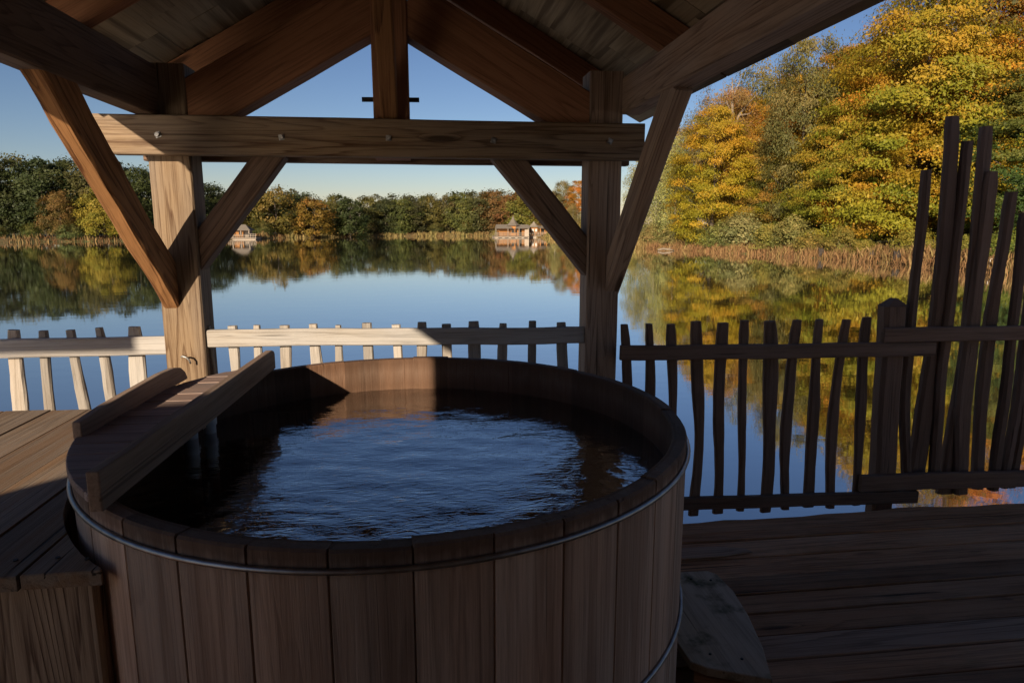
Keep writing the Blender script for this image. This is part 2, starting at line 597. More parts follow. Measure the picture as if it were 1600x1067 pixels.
def hill(x, y, d):
    side = max(0.0, min(1.0, (x - 18) / 10)) * max(0.0, min(1.0, (y - 5) / 20)) * max(0.0, min(1.0, (110 - y) / 30))
    return side * min(5.0, max(0.0, d - 6) * 0.16)


def ground_z(x, y):
    d = shore_dist(x, y)
    if d < 0:
        return max(-3.0, WATER_Z + d * 0.4)
    return WATER_Z + min(0.5, d * 0.28) + hill(x, y, d)


def build_ground():
    rings = [-14, -4, -1.2, -0.4, 0.0, 0.4, 1.0, 2.0, 4.0, 8.0, 14.0, 22.0, 34.0, 60.0, 140.0, 500.0, 1400.0]
    V, F = [(LC.x, LC.y, -3.0)], []
    n = len(S_ANG)
    rnd = random.Random(5)
    for d in rings:
        for a, r in zip(S_ANG, S_RAD):
            x, y = LC.x + math.cos(a) * (r + d), LC.y + math.sin(a) * (r + d)
            z = WATER_Z + (max(-2.1, d * 0.3) if d < 0 else min(0.5, d * 0.28)) + hill(x, y, d)
            V.append((x, y, z + (rnd.uniform(-0.04, 0.04) if d > 0 else 0)))
    for i in range(n):
        F.append((0, 1 + i, 1 + (i + 1) % n))
    for k in range(len(rings) - 1):
        for i in range(n):
            a, b = 1 + k * n + i, 1 + k * n + (i + 1) % n
            F.append((a, a + n, b + n, b))
    return add("ground", mesh("ground", V, F, MAT['ground'], True), Matrix())


tag(build_ground(), kind="structure")
lake = add("lake", mesh("lake", [(-110, -90, 0), (80, -90, 0), (80, 160, 0), (-110, 160, 0)], [(0, 1, 2, 3)], MAT['lake']), Matrix.Translation((0, 0, WATER_Z)))
tag(lake, kind="structure")

# ------------------------------------------------------------------ deck to the right of the tub
deck = thing("deck", None, None, (1.5, 2.0, 0), kind="structure")
edges = [3.43, 3.262, 3.165, 2.985, 2.80, 2.652, 2.505, 2.35, 2.20, 2.05, 1.90, 1.75, 1.60, 1.45, 1.30, 1.15, 1.0, 0.85, 0.70, 0.55, 0.40, 0.25, 0.10, -0.05, -0.2, -0.35, -0.5, -0.65, -0.8, -0.95]
rnd = random.Random(11)
for i in range(len(edges) - 1):
    y1, y0 = edges[i] - 0.006, edges[i + 1] + 0.004
    x0, x1 = -2.6, 6.2
    out = []
    n = 56 if i < 8 else 8
    for k in range(n + 1):
        x = x0 + (x1 - x0) * k / n
        jag = rnd.uniform(-0.004, 0.002)
        if i == 0:
            jag += 0.018 * math.sin(x * 5.1) + 0.012 * math.sin(x * 11.3 + 1) - (0.03 if x < 1.86 else 0)
        out.append((x, y1 + jag))
    for k in range(n, -1, -1):
        out.append((x0 + (x1 - x0) * k / n, y0 + rnd.uniform(-0.002, 0.004)))
    dz = rnd.uniform(-0.004, 0.004)
    mat = MAT['deck_pale'] if i in (7,) else MAT['deck']
    prism("plank", deck, mat, out, -0.035 + dz, dz, 'x')
# a short paler board end beside the tub
prism("plank", deck, MAT['deck_pale'], [(0.9, 2.993), (1.45, 2.995), (1.62, 3.02), (1.60, 3.06), (1.45, 3.10), (0.9, 3.11)], 0.0045, 0.009, 'x')
for x in (-2.0, -0.6, 0.8, 2.2, 3.6, 5.0):
    bar("joist", deck, MAT['deck'], (x, -0.95, -0.12), (x, 3.38, -0.12), 0.08, 0.15)
bar("edge_beam", deck, MAT['deck'], (-2.6, 3.33, -0.13), (6.2, 3.33, -0.13), 0.08, 0.17, side=(0, 1, 0))
for x in (-2.4, 0.6, 3.2, 5.9):
    for y in (-0.6, 3.2):
        bar("pile", deck, MAT['stump'], (x, y, -2.6), (x, y, -0.2), 0.16, 0.16, ch=0.045)

# ------------------------------------------------------------------ pavilion over the tub
pav = thing("pavilion", "open timber pavilion with shingled gable roof over the hot tub", "pavilion", (-0.16, 3.6, 0))
FR, RED, PALE = MAT['frame'], MAT['frame_red'], MAT['frame_pale']
AX = -0.16
SL = 0.568                                   # roof slope
bar("post", pav, PALE, (-1.25, 3.69, -0.2), (-1.25, 3.69, 2.42), 0.20, 0.18, ch=0.008)
bar("post", pav, MAT['frame_lit'], (0.955, 3.69, -0.2), (0.955, 3.69, 2.44), 0.18, 0.18, ch=0.008)
tie = bar("tie_beam", pav, PALE, (-1.52, 3.557, 2.078), (1.14, 3.557, 2.078), 0.078, 0.184, side=(0, 1, 0), skew=(-0.075, 0.0), seg=12, wob=0.001)
bar("tie_beam", pav, FR, (-1.44, 3.823, 2.070), (1.14, 3.823, 2.070), 0.078, 0.184, side=(0, 1, 0), seg=12, wob=0.001)
bar("king_post", pav, RED, (-0.165, 3.69, 1.99), (-0.165, 3.69, 3.10), 0.18, 0.175, ch=0.006)
peg = bar("peg", pav, MAT['peg'], (-0.312, 3.66, 2.283), (-0.022, 3.66, 2.286), 0.022, 0.022, side=(0, 1, 0), seg=2, ch=0.004)
bar("king_brace", pav, MAT['brace_orange'], (-0.172, 3.63, 2.17), (-0.165, 2.86, 2.98), 0.085, 0.11, ch=0.008)
# braces in the truss
bar("brace", pav, FR, (-1.225, 3.69, 1.435), (-0.755, 3.69, 2.03), 0.13, 0.13, side=(0, 1, 0), ch=0.007)
bar("brace", pav, FR, (0.93, 3.69, 1.405), (0.405, 3.69, 2.04), 0.13, 0.14, side=(0, 1, 0), ch=0.007)
# curved braces towards the camera
bar("brace", pav, MAT['brace_orange'], (-1.305, 3.66, 1.30), (-1.33, 2.615, 2.252), 0.078, 0.17, seg=16, ch=0.010, wob=0.0035,
    bow=lambda t: (0.004 * math.sin(t * 9), 0.012 * math.sin(math.pi * t) + 0.004 * math.sin(t * 14)))
bar("brace", pav, MAT['frame_lit'], (1.005, 3.70, 1.27), (1.085, 2.90, 2.25), 0.085, 0.13, seg=12, ch=0.008)
# wall plates
bar("wall_plate", pav, FR, (-1.325, -0.98, 2.292), (-1.325, 3.594, 2.292), 0.097, 0.236, seg=20, ch=0.006, skew=(0, 0))
bar("wall_plate", pav, MAT['frame_lit'], (1.085, -0.98, 2.318), (1.085, 3.594, 2.318), 0.10, 0.186, seg=20, ch=0.006)
# principal rafters of the truss
for s in (-1, 1):
    def pt(u):
        return (AX + s * u, 3.69, 2.169 + 0.142 + (0.817 - u) * SL)
    bar("principal_rafter", pav, RED, pt(1.12), pt(0.08), 0.16, 0.25, side=(0, 1, 0), ch=0.006)
# roof: eaves at z 2.33, ridge above the axis
EAVE_L, EAVE_R = -1.75, 1.45


def roof_under(x):
    if x < AX:
        return 2.33 + (x - EAVE_L) * SL
    return 2.33 + (EAVE_R - x) * SL + (AX - EAVE_L - (EAVE_R - AX)) * SL * (1 - (x - AX) / (EAVE_R - AX))


RIDGE_Z = roof_under(AX)
for y in (4.14, 3.01, 1.90, 0.80, -0.30):
    for s, xe in ((-1, -1.42), (1, 1.15)):
        bar("rafter", pav, RED, (xe, y, roof_under(xe) - 0.083), (AX + s * 0.03, y, roof_under(AX) - 0.085), 0.075, 0.13, side=(0, 1, 0), ch=0.004)
bar("ridge_beam", pav, RED, (AX, -0.98, RIDGE_Z - 0.22), (AX, 4.45, RIDGE_Z - 0.22), 0.09, 0.20, ch=0.005, seg=20)
for s, xe in ((-1, EAVE_L), (1, EAVE_R)):
    run = abs(xe - AX)
    ncourse = 11
    sl = (roof_under(AX) - roof_under(xe)) / run
    ang = math.atan(sl)
    for c in range(ncourse):
        u0, u1 = c / ncourse, (c + 1) / ncourse
        y = -1.0 + rnd.uniform(-0.5, 0.0)
        while y < 4.62:
            ln = rnd.uniform(0.34, 0.66)
            ya, yb = max(-0.98, y), min(4.62, y + ln - 0.006)
            y += ln
            if yb - ya < 0.08:
                continue
            xo = xe + (AX - xe) * u0 - (rnd.uniform(0.0, 0.03) * -s * -1 if c == 0 else 0)
            xi = xe + (AX - xe) * (u1 + 0.012)
            zo, zi = roof_under(xe) + abs(xo - xe) * sl, roof_under(xe) + abs(xi - xe) * sl
            if c == 0:
                xo += s * rnd.uniform(0.0, 0.025)
            dz = rnd.uniform(-0.003, 0.003)
            # local frame: X along the ridge (grain), Y up the slope
            M, L = frame((( xo + xi) / 2, ya, (zo + zi) / 2 + 0.011 + dz), ((xo + xi) / 2, yb, (zo + zi) / 2 + 0.011 + dz), (xi - xo, 0, zi - zo))
            w = math.hypot(xi - xo, zi - zo) - 0.006
            hl, hw, ht = L / 2, w / 2, 0.009
            V = [(-hl, -hw, -ht), (hl, -hw, -ht), (hl, hw, -ht), (-hl, hw, -ht), (-hl, -hw, ht), (hl, -hw, ht), (hl, hw, ht), (-hl, hw, ht)]
            V = [(a + rnd.uniform(-.002, .002), b + rnd.uniform(-.002, .002), cc) for a, b, cc in V]
            add("shingle", mesh("shingle", V, [(3, 2, 1, 0), (4, 5, 6, 7), (0, 1, 5, 4), (1, 2, 6, 5), (2, 3, 7, 6), (3, 0, 4, 7)], MAT['shingle']), M, pav)
for s, xe in ((-1, EAVE_L), (1, EAVE_R)):
    za, zb = roof_under(xe) + 0.055, roof_under(AX) + 0.055
    bar("roof_covering", pav, MAT['shingle'], ((xe + AX) / 2, -0.99, (za + zb) / 2), ((xe + AX) / 2, 4.63, (za + zb) / 2), math.hypot(xe - AX, za - zb) + 0.02, 0.03, side=(AX - xe, 0, zb - za), seg=4)  # unseen sheet added to stop light leaking through the shingle gaps
# bolts through the tie beam
bx = [(-1.263, 2.076), (-0.692, 2.073), (-0.177, 2.077), (0.347, 2.073), (0.954, 2.078)]
VB, FB = tube_geo([(0, 0.002, 0), (0, -0.0015, 0)], [0.019, 0.019], 4)
wash = mesh("washer", VB, FB, MAT['bolt'])
VB, FB = tube_geo([(0, 0, 0), (0, -0.010, 0), (0, -0.013, 0)], [0.0125, 0.0125, 0.010], 6)
boltm = mesh("bolt", VB, FB, MAT['bolt'])
VB, FB = tube_geo([(0, 0, 0), (0, -0.006, 0)], [0.007, 0.006], 8)
for i, (x, z) in enumerate(bx):
    M = Matrix.Translation((x, 3.5165, z)) @ Matrix.Rotation(R(12 * i + 5), 4, 'Y')
    add("washer", wash, M, tie)
    add("bolt", boltm, Matrix.Translation((x, 3.514, z)) @ Matrix.Rotation(R(31 * i), 4, 'Y'), tie)
# hook in the left post
V, F = tube_geo([(0, 0.01, 0), (0, -0.03, 0.0), (0.012, -0.045, 0.006), (0.03, -0.045, 0.0), (0.042, -0.04, -0.018), (0.044, -0.035, -0.035)], [0.005] * 6, 8)
add("hook", mesh("hook", V, F, MAT['bolt'], True), Matrix.Translation((-1.262, 3.598, 0.985)), pav)
# unseen cabin end wall behind the viewer, height and corner set for its shade
cabin = thing("cabin", "unseen cabin wall behind the viewer with added shapes that shade the terrace", "cabin", (1.5, -1.2, 0))
wall_y = -1.0
x = -1.95
while x < 3.0:
    bar("wall_board", cabin, MAT['panel'], (x + 0.2, wall_y - 0.03, -0.2), (x + 0.2, wall_y - 0.03, 6.6), 0.405, 0.03, side=(1, 0, 0), seg=2, wob=0)
    x += 0.40
# unseen block and beam on posts, added to shade platform and left fence tops
V = [(-1.95, -1.04, -0.2), (-2.76, -1.04, -0.2), (-2.76, -1.04, 1.86), (-2.56, -1.04, 2.01), (-2.52, -1.04, 2.24), (-1.95, -1.04, 2.28),
     (-1.95, -1.3, -0.2), (-2.76, -1.3, -0.2), (-2.76, -1.3, 1.86), (-2.56, -1.3, 2.01), (-2.52, -1.3, 2.24), (-1.95, -1.3, 2.28)]
add("shade_block", mesh("shade_block", V, [(0, 1, 2, 3, 4, 5), (11, 10, 9, 8, 7, 6), (0, 6, 7, 1), (1, 7, 8, 2), (2, 8, 9, 3), (3, 9, 10, 4), (4, 10, 11, 5), (5, 11, 6, 0)], MAT['panel']), Matrix(), cabin)
bar("shade_beam", cabin, MAT['frame'], (-3.68, -1.03, 2.74), (-9.0, -1.03, 2.74), 0.05, 0.20, side=(0, 1, 0), seg=4)
for x in (-8.6, -6.0):
    bar("shade_beam_post", cabin, MAT['frame'], (x, -1.13, -1.2), (x, -1.13, 2.8), 0.12, 0.12, seg=2)

# ------------------------------------------------------------------ fences
def stick(name, parent, mat, top, bot, w, d, seed, y=3.575, bend=0.012, n=14):
    """a split stake standing in the fence plane: uneven width, slight bends, sawn ends"""
    rnd = random.Random(seed)
    a, b = rnd.uniform(0, 6.28), rnd.uniform(0, 6.28)
    c = rnd.uniform(0, 6.28)

    def bow(t):
        return (bend * (math.sin(2.6 * t + a) - (1 - t) * math.sin(a) - t * math.sin(2.6 + a)) + bend * 0.12 * math.sin(7 * t + b), bend * 0.4 * math.sin(4 * t + c))

    def tap(t):
        k = 1 + 0.14 * math.sin(4.5 * t + c) + 0.08 * math.sin(11 * t + a)
        e = 1 - 0.18 * max(0.0, (t - 0.975) / 0.025)
        return (k * e, 1 + 0.08 * math.sin(6 * t + b))
    M, L = frame((bot[0], y, bot[1]), (top[0], y, top[1]), (1, 0, 0))
    me = bar_mesh(name, L, w, d, mat, ch=min(w, d) * 0.27, seg=n, wob=0.003, seed=seed, bow=bow, taper=tap)
    return add(name, me, M, parent)


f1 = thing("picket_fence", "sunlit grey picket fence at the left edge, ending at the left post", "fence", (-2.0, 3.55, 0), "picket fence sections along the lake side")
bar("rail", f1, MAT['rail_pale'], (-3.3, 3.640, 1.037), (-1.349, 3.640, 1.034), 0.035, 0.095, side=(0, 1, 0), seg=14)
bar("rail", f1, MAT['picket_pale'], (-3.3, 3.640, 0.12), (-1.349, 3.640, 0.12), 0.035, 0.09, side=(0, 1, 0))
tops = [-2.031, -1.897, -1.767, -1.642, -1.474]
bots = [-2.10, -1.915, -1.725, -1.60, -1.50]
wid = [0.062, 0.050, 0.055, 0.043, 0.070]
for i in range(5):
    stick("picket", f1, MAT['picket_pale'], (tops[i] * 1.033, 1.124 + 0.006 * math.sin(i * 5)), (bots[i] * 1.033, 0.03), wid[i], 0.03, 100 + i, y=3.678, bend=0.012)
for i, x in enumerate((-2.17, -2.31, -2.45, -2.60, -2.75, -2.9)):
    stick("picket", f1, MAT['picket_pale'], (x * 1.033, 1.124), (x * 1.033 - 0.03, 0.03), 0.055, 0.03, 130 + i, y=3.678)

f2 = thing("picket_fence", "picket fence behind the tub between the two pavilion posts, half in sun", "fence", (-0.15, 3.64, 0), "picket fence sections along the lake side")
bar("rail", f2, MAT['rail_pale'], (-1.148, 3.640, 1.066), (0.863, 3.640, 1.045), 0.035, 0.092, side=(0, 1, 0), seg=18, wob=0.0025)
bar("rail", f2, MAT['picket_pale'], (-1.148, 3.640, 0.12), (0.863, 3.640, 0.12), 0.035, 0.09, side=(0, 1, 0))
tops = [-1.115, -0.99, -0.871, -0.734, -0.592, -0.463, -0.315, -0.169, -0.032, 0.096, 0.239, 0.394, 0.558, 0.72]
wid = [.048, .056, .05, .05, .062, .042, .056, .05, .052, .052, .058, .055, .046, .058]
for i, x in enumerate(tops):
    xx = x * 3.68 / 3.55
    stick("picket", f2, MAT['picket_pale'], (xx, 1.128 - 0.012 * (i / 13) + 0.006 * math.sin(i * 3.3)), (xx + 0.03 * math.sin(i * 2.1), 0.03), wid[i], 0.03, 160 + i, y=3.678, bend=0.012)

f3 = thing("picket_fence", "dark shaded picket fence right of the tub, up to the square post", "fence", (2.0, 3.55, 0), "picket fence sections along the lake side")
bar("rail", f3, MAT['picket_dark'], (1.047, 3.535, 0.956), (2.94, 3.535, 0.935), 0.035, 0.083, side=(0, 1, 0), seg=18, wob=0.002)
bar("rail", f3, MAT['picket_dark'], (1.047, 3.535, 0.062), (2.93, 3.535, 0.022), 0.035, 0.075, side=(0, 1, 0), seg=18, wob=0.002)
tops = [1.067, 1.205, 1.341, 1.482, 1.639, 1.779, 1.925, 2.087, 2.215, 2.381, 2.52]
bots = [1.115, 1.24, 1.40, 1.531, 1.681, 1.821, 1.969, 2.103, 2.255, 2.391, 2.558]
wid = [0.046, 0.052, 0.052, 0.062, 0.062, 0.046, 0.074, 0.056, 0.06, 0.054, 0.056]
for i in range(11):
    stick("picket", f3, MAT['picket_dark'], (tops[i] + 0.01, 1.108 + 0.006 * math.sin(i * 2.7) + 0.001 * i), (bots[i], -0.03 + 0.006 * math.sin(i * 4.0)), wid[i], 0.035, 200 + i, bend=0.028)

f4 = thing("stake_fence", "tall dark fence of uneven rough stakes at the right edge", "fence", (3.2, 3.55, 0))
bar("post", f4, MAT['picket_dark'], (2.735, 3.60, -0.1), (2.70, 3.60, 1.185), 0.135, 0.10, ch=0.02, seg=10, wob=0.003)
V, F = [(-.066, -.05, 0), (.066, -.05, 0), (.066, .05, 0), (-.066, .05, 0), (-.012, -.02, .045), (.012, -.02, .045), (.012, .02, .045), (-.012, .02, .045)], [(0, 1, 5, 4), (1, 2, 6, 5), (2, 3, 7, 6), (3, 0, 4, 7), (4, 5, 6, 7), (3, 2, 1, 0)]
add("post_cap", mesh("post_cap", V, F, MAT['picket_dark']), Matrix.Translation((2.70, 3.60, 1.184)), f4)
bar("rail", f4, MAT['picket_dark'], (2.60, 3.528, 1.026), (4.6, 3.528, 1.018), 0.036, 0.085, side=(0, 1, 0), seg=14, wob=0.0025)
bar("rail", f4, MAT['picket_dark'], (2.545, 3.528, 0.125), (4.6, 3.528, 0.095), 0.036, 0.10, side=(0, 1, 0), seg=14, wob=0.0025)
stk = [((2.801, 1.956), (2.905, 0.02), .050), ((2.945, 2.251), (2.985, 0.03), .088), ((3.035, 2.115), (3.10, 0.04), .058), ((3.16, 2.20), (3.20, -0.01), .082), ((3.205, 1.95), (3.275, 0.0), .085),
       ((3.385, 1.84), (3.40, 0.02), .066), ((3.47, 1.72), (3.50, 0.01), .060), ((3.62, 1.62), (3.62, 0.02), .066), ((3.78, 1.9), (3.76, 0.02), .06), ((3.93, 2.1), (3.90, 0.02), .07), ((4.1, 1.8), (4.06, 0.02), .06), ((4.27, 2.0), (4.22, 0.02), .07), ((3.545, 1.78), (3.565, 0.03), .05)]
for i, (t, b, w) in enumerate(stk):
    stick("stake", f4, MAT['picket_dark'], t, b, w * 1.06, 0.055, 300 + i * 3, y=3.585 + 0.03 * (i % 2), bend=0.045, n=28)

# ------------------------------------------------------------------ the hot tub
tub = thing("hot_tub", "large round wooden hot tub of upright staves bound by steel hoops", "hot tub", (TUB.x, TUB.y, 0))
RO, RI, RIM = 0.985, 0.939, 1.02
TUBM = Matrix.Translation((TUB.x, TUB.y, 0)) @ Matrix.Diagonal((0.96, 1, 1, 1))   # the tub is slightly oval
tub.matrix_basis = TUBM
W[tub.name] = TUBM
NS = 35


def stave_mesh(k):
    rnd = random.Random(50 + k)
    half = math.pi / NS
    lap = half + 0.0012
    nseg = 5
    # section points (angle, radius): outer arc with softened corners, inner arc
    sec = [(-lap, RI), (-lap, RO - 0.009), (-half + 0.0035, RO)]
    for i in range(1, nseg):
        sec.append((-half + 0.0035 + (2 * half - 0.007) * i / nseg, RO))
    sec += [(half - 0.0035, RO), (lap, RO - 0.009), (lap, RI)]
    for i in range(1, nseg):
        sec.append((lap - 2 * lap * i / nseg, RI + 0.0))
    top = RIM + rnd.uniform(-0.003, 0.003)
    levels = [0.03, 0.3, 0.6, 0.9, top - 0.006, top]
    V, F = [], []
    n = len(sec)
    for li, z in enumerate(levels):
        for (a, r) in sec:
            if li == len(levels) - 1:
                r = r - 0.005 if r > 0.95 else r + 0.005
            # local X is up, local Y tangential, local Z radial
            V.append((z, r * math.sin(a), r * math.cos(a)))
    for li in range(len(levels) - 1):
        for i in range(n):
            j = (i + 1) % n
            F.append((li * n + i, li * n + j, (li + 1) * n + j, (li + 1) * n + i))
    F.append(tuple(range((len(levels) - 1) * n, len(levels) * n)))
    F.append(tuple(range(n - 1, -1, -1)))
    me = mesh("stave", V, F, MAT['stave'])
    return me


import bmesh
def fix_normals(me):
    b = bmesh.new()
    b.from_mesh(me)
    bmesh.ops.recalc_face_normals(b, faces=b.faces)
    b.to_mesh(me)
    b.free()
    return me


sm = [fix_normals(stave_mesh(k)) for k in range(4)]
up = Matrix(((0, 1, 0, 0), (0, 0, 1, 0), (1, 0, 0, 0), (0, 0, 0, 1)))      # X->Z, Y->X, Z->Y
for i in range(NS):
    a = 2 * math.pi * (i + 0.35) / NS
    M = TUBM @ Matrix.Rotation(a, 4, 'Z') @ up
    add("stave", sm[i % 4 if rnd.random() < .7 else (i + 1) % 4], M, tub)


def ring(name, r, z, tr, parent, mat, n=128):
    V, F = [], []
    k = 10
    for i in range(n):
        a = 2 * math.pi * i / n
        for j in range(k):
            b = 2 * math.pi * j / k
            rr = r + tr * math.cos(b)
            V.append((rr * math.cos(a), rr * math.sin(a), tr * math.sin(b)))
    for i in range(n):
        for j in range(k):
            p, q = i * k + j, i * k + (j + 1) % k
            s, t = ((i + 1) % n) * k + j, ((i + 1) % n) * k + (j + 1) % k
            F.append((p, s, t, q))
    return add(name, mesh(name, V, F, mat, True), TUBM @ Matrix.Translation((0, 0, z)), parent)


ring("hoop", RO + 0.006, 0.976, 0.0072, tub, MAT['steel'])
ring("hoop", RO + 0.006, 0.47, 0.0072, tub, MAT['steel'])
circ = [(TUB.x + 0.90 * math.cos(2 * math.pi * i / 64), TUB.y + 0.935 * math.sin(2 * math.pi * i / 64)) for i in range(64)]
prism("tub_floor", tub, MAT['deck'], circ, 0.06, 0.12, 'x')
for (x, y, r, z1) in ((-0.888, 2.535, 0.026, 1.0), (-0.838, 2.60, 0.022, 1.0)):
    V, F = tube_geo([(0, 0, 0.5), (0, 0, 0.90), (0, 0, 0.905), (0, 0, 0.93), (0, 0, 0.935), (0, 0, z1)], [r, r, r * 1.2, r * 1.2, r, r], 16)
    add("pipe", mesh("pipe", V, F, MAT['pipe'], True), Matrix.Translation((x, y, 0)), tub)

# water in the tub: real waves running out from the jets, finer towards the near side
rng = np.random.default_rng(21)
nw = 380
g = np.linspace(-0.94, 0.94, nw)
gx, gy = np.meshgrid(g, g, indexing='ij')
hz = np.zeros_like(gx)
near = np.clip((0.25 - gy) / 1.0, 0.0, 1.0)
for i in range(30):
    lam = 0.10 * (0.34 / 0.10) ** rng.random()
    th = rng.normal(math.pi / 2, 0.75)
    k = 2 * math.pi / lam
    slope = 0.0065 * (0.1 / lam) ** 0.25
    amp = slope / k
    ph = rng.random() * 6.28 + 1.2 * np.sin(gx * rng.uniform(2, 5) + rng.random() * 6) + 1.2 * np.sin(gy * rng.uniform(2, 5) + rng.random() * 6)
    wgt = 0.8
    hz += amp * wgt * np.sin(k * (gx * math.cos(th) + gy * math.sin(th)) + ph)
for (cx, cy, s) in ((-0.35, -0.75, 1.3), (0.75, -0.25, 0.9), (0.15, 0.75, 0.8), (-0.75, -0.3, 0.8)):
    d = np.hypot(gx - cx, gy - cy)
    hz += s * 0.0006 * np.sin(d * 2 * math.pi / 0.075 + 2.0 * np.sin(gx * 4 + gy * 3)) * np.exp(-d / 0.30)
inside = (gx ** 2 + gy ** 2) < 0.945 ** 2
idx = -np.ones((nw, nw), int)
idx[inside] = np.arange(inside.sum())
V = np.stack([gx[inside], gy[inside], hz[inside]], 1)
q = np.stack([idx[:-1, :-1], idx[1:, :-1], idx[1:, 1:], idx[:-1, 1:]], -1).reshape(-1, 4)
q = q[(q >= 0).all(1)]
tw = add("tub_water", mesh("tub_water", V.tolist(), q.tolist(), MAT['tub_water'], True), TUBM @ Matrix.Translation((0, 0, 0.872)))
tag(tw, "dark rippling water filling the wooden hot tub", "water")

# ------------------------------------------------------------------ slatted cover with two side boards on the tub's left rim
cov = thing("tub_cover", "narrow slatted wooden cover with raised side boards across the tub's left rim", "cover", (-0.87, 2.25, 1.025))
y = 1.40
k = 0
while y < 3.03:
    wdt = rnd.uniform(0.085, 0.105)
    ya, yb = y, min(y + wdt - 0.003, 3.03)
    y += wdt
    pts_l, pts_r = [], []
    for j in range(7):
        yy = ya + (yb - ya) * j / 6
        rad = 0.993 ** 2 - (yy - TUB.y) ** 2
        if rad <= 0:
            continue
        xl = TUB.x - 0.96 * math.sqrt(rad)
        xr = -0.752 + (yy - 1.537) * 0.036
        if xl < xr - 0.03:
            pts_l.append((xl, yy))
            pts_r.append((xr, yy))
    if len(pts_l) < 2:
        continue
    prism("slat", cov, MAT['cover'], pts_l + pts_r[::-1], 1.027 + 0.002 * (k % 2), 1.046 + 0.002 * (k % 3) * 0.6, 'x')
    k += 1


def side_board(p0, p1, prof, th):
    """board standing on edge from p0 to p1; prof = list of (t, height) along its top"""
    M, L = frame(p0, p1, (0, 0, 1))
    V, F = [], []
    n = len(prof)
    for s in (-th / 2, th / 2):
        for (t, h) in prof:
            V.append(((t - 0.5) * L, h, s))
        for (t, h) in prof:
            V.append(((t - 0.5) * L, 0.0, s))
    def id(s, lvl, i): return s * 2 * n + lvl * n + i
    for i in range(n - 1):
        F.append((id(0, 1, i), id(0, 1, i + 1), id(0, 0, i + 1), id(0, 0, i)))
        F.append((id(1, 0, i), id(1, 0, i + 1), id(1, 1, i + 1), id(1, 1, i)))
        F.append((id(0, 0, i), id(0, 0, i + 1), id(1, 0, i + 1), id(1, 0, i)))
        F.append((id(0, 1, i + 1), id(0, 1, i), id(1, 1, i), id(1, 1, i + 1)))
    F.append((id(0, 1, 0), id(0, 0, 0), id(1, 0, 0), id(1, 1, 0)))
    F.append((id(0, 0, n - 1), id(0, 1, n - 1), id(1, 1, n - 1), id(1, 0, n - 1)))
    me = fix_normals(mesh("side_board", V, F, MAT['cover_side']))
    o = add("side_board", me, M, cov)
    bv = o.modifiers.new("bevel", 'BEVEL')
    bv.width = 0.004
    bv.segments = 2
    bv.limit_method = 'ANGLE'
    return o


side_board((-0.742, 1.51, 1.028), (-0.690, 3.02, 1.028), [(0, .094), (.1, .092), (.3, .093), (.6, .090), (.9, .089), (.975, .088), (.992, .08), (1, .065)], 0.030)
side_board((-1.020, 2.02, 1.040), (-0.985, 2.80, 1.040), [(0, .052), (.2, .064), (.5, .070), (.7, .074), (.85, .070), (.93, .058), (.975, .035), (1, .008)], 0.026)
# bearers under the cover
for yy in (2.30, 2.80):
    bar("bearer", cov, MAT['cover_side'], (-0.84, yy, 1.0), (-0.76, yy, 1.0), 0.04, 0.045, side=(0, 1, 0), seg=2)

# ------------------------------------------------------------------ raised platform left of the tub
plat = thing("platform", "raised plank platform left of the tub with vertical skirt boards", "platform", (-1.6, 2.2, 0))
xs = [-2.64, -2.46, -2.28, -2.10, -1.92, -1.735, -1.557, -1.41, -1.228, -1.060, -0.905, -0.70]
RC = 1.012
for i in range(len(xs) - 1):
    xa, xb = xs[i] + 0.003, xs[i + 1] - 0.003
    y_near = 1.485 + 0.165 * (xa + 0.95) * 0 + rnd.uniform(-0.003, 0.003)
    y_far = 2.905 + rnd.uniform(-0.006, 0.006)
    dz = rnd.uniform(-0.002, 0.002)

    def cx(x):                               # y of the tub's near edge at x, or None
        r2 = RC * RC - ((x - TUB.x) / 0.96) ** 2
        return TUB.y - math.sqrt(r2) if r2 > 0 else None
    if cx(xb) is None:
        out = [(xa, y_near), (xb, y_near), (xb, y_far), (xa, y_far)]
        prism("plank", plat, MAT['platform'], out, 0.865 + dz, 0.90 + dz, 'y')
    else:
        def half(near):
            pts = []
            for j in range(13):
                x = xa + (xb - xa) * j / 12
                c = cx(x)
                if c is None:
                    c = TUB.y
                yy = c if near else 2 * TUB.y - c
                pts.append((x, yy))
            return pts
        lo = half(True)
        if cx(xa) is None:                    # the plank that the circle bites into
            arc = []
            a0 = math.acos((xb - TUB.x) / RC / 0.96)
            for j in range(15):
                a = a0 + (2 * math.pi - 2 * a0) * j / 14
                arc.append((TUB.x + 0.96 * RC * math.cos(a), TUB.y + RC * math.sin(a)))
            arc = arc[::-1]                   # from near to far
            out = [(xa, y_near), (xb, y_near)] + arc + [(xb, y_far), (xa, y_far)]
            prism("plank", plat, MAT['platform'], out, 0.865 + dz, 0.90 + dz, 'y', ch=0.0)
        else:
            lo = [p for p in lo if p[1] > y_near + 0.005]
            if len(lo) > 1:
                xe = lo[-1][0]
                prism("plank", plat, MAT['platform'], [(xa, y_near), (xe, y_near)] + lo[::-1], 0.865 + dz, 0.90 + dz, 'y')
            if xb < -1.0:
                hi = half(False)
                prism("plank", plat, MAT['platform'], hi + [(xb, y_far), (xa, y_far)], 0.865 + dz, 0.90 + dz, 'y')
x = -2.62
while x < -0.78:
    wdt = 0.232
    xb = min(x + wdt, -0.762)
    bar("skirt_board", plat, MAT['panel'], ((x + xb) / 2, 1.53, 0.0), ((x + xb) / 2, 1.53, 0.863), xb - x - 0.004, 0.026, side=(1, 0, 0), seg=6)
    x += wdt
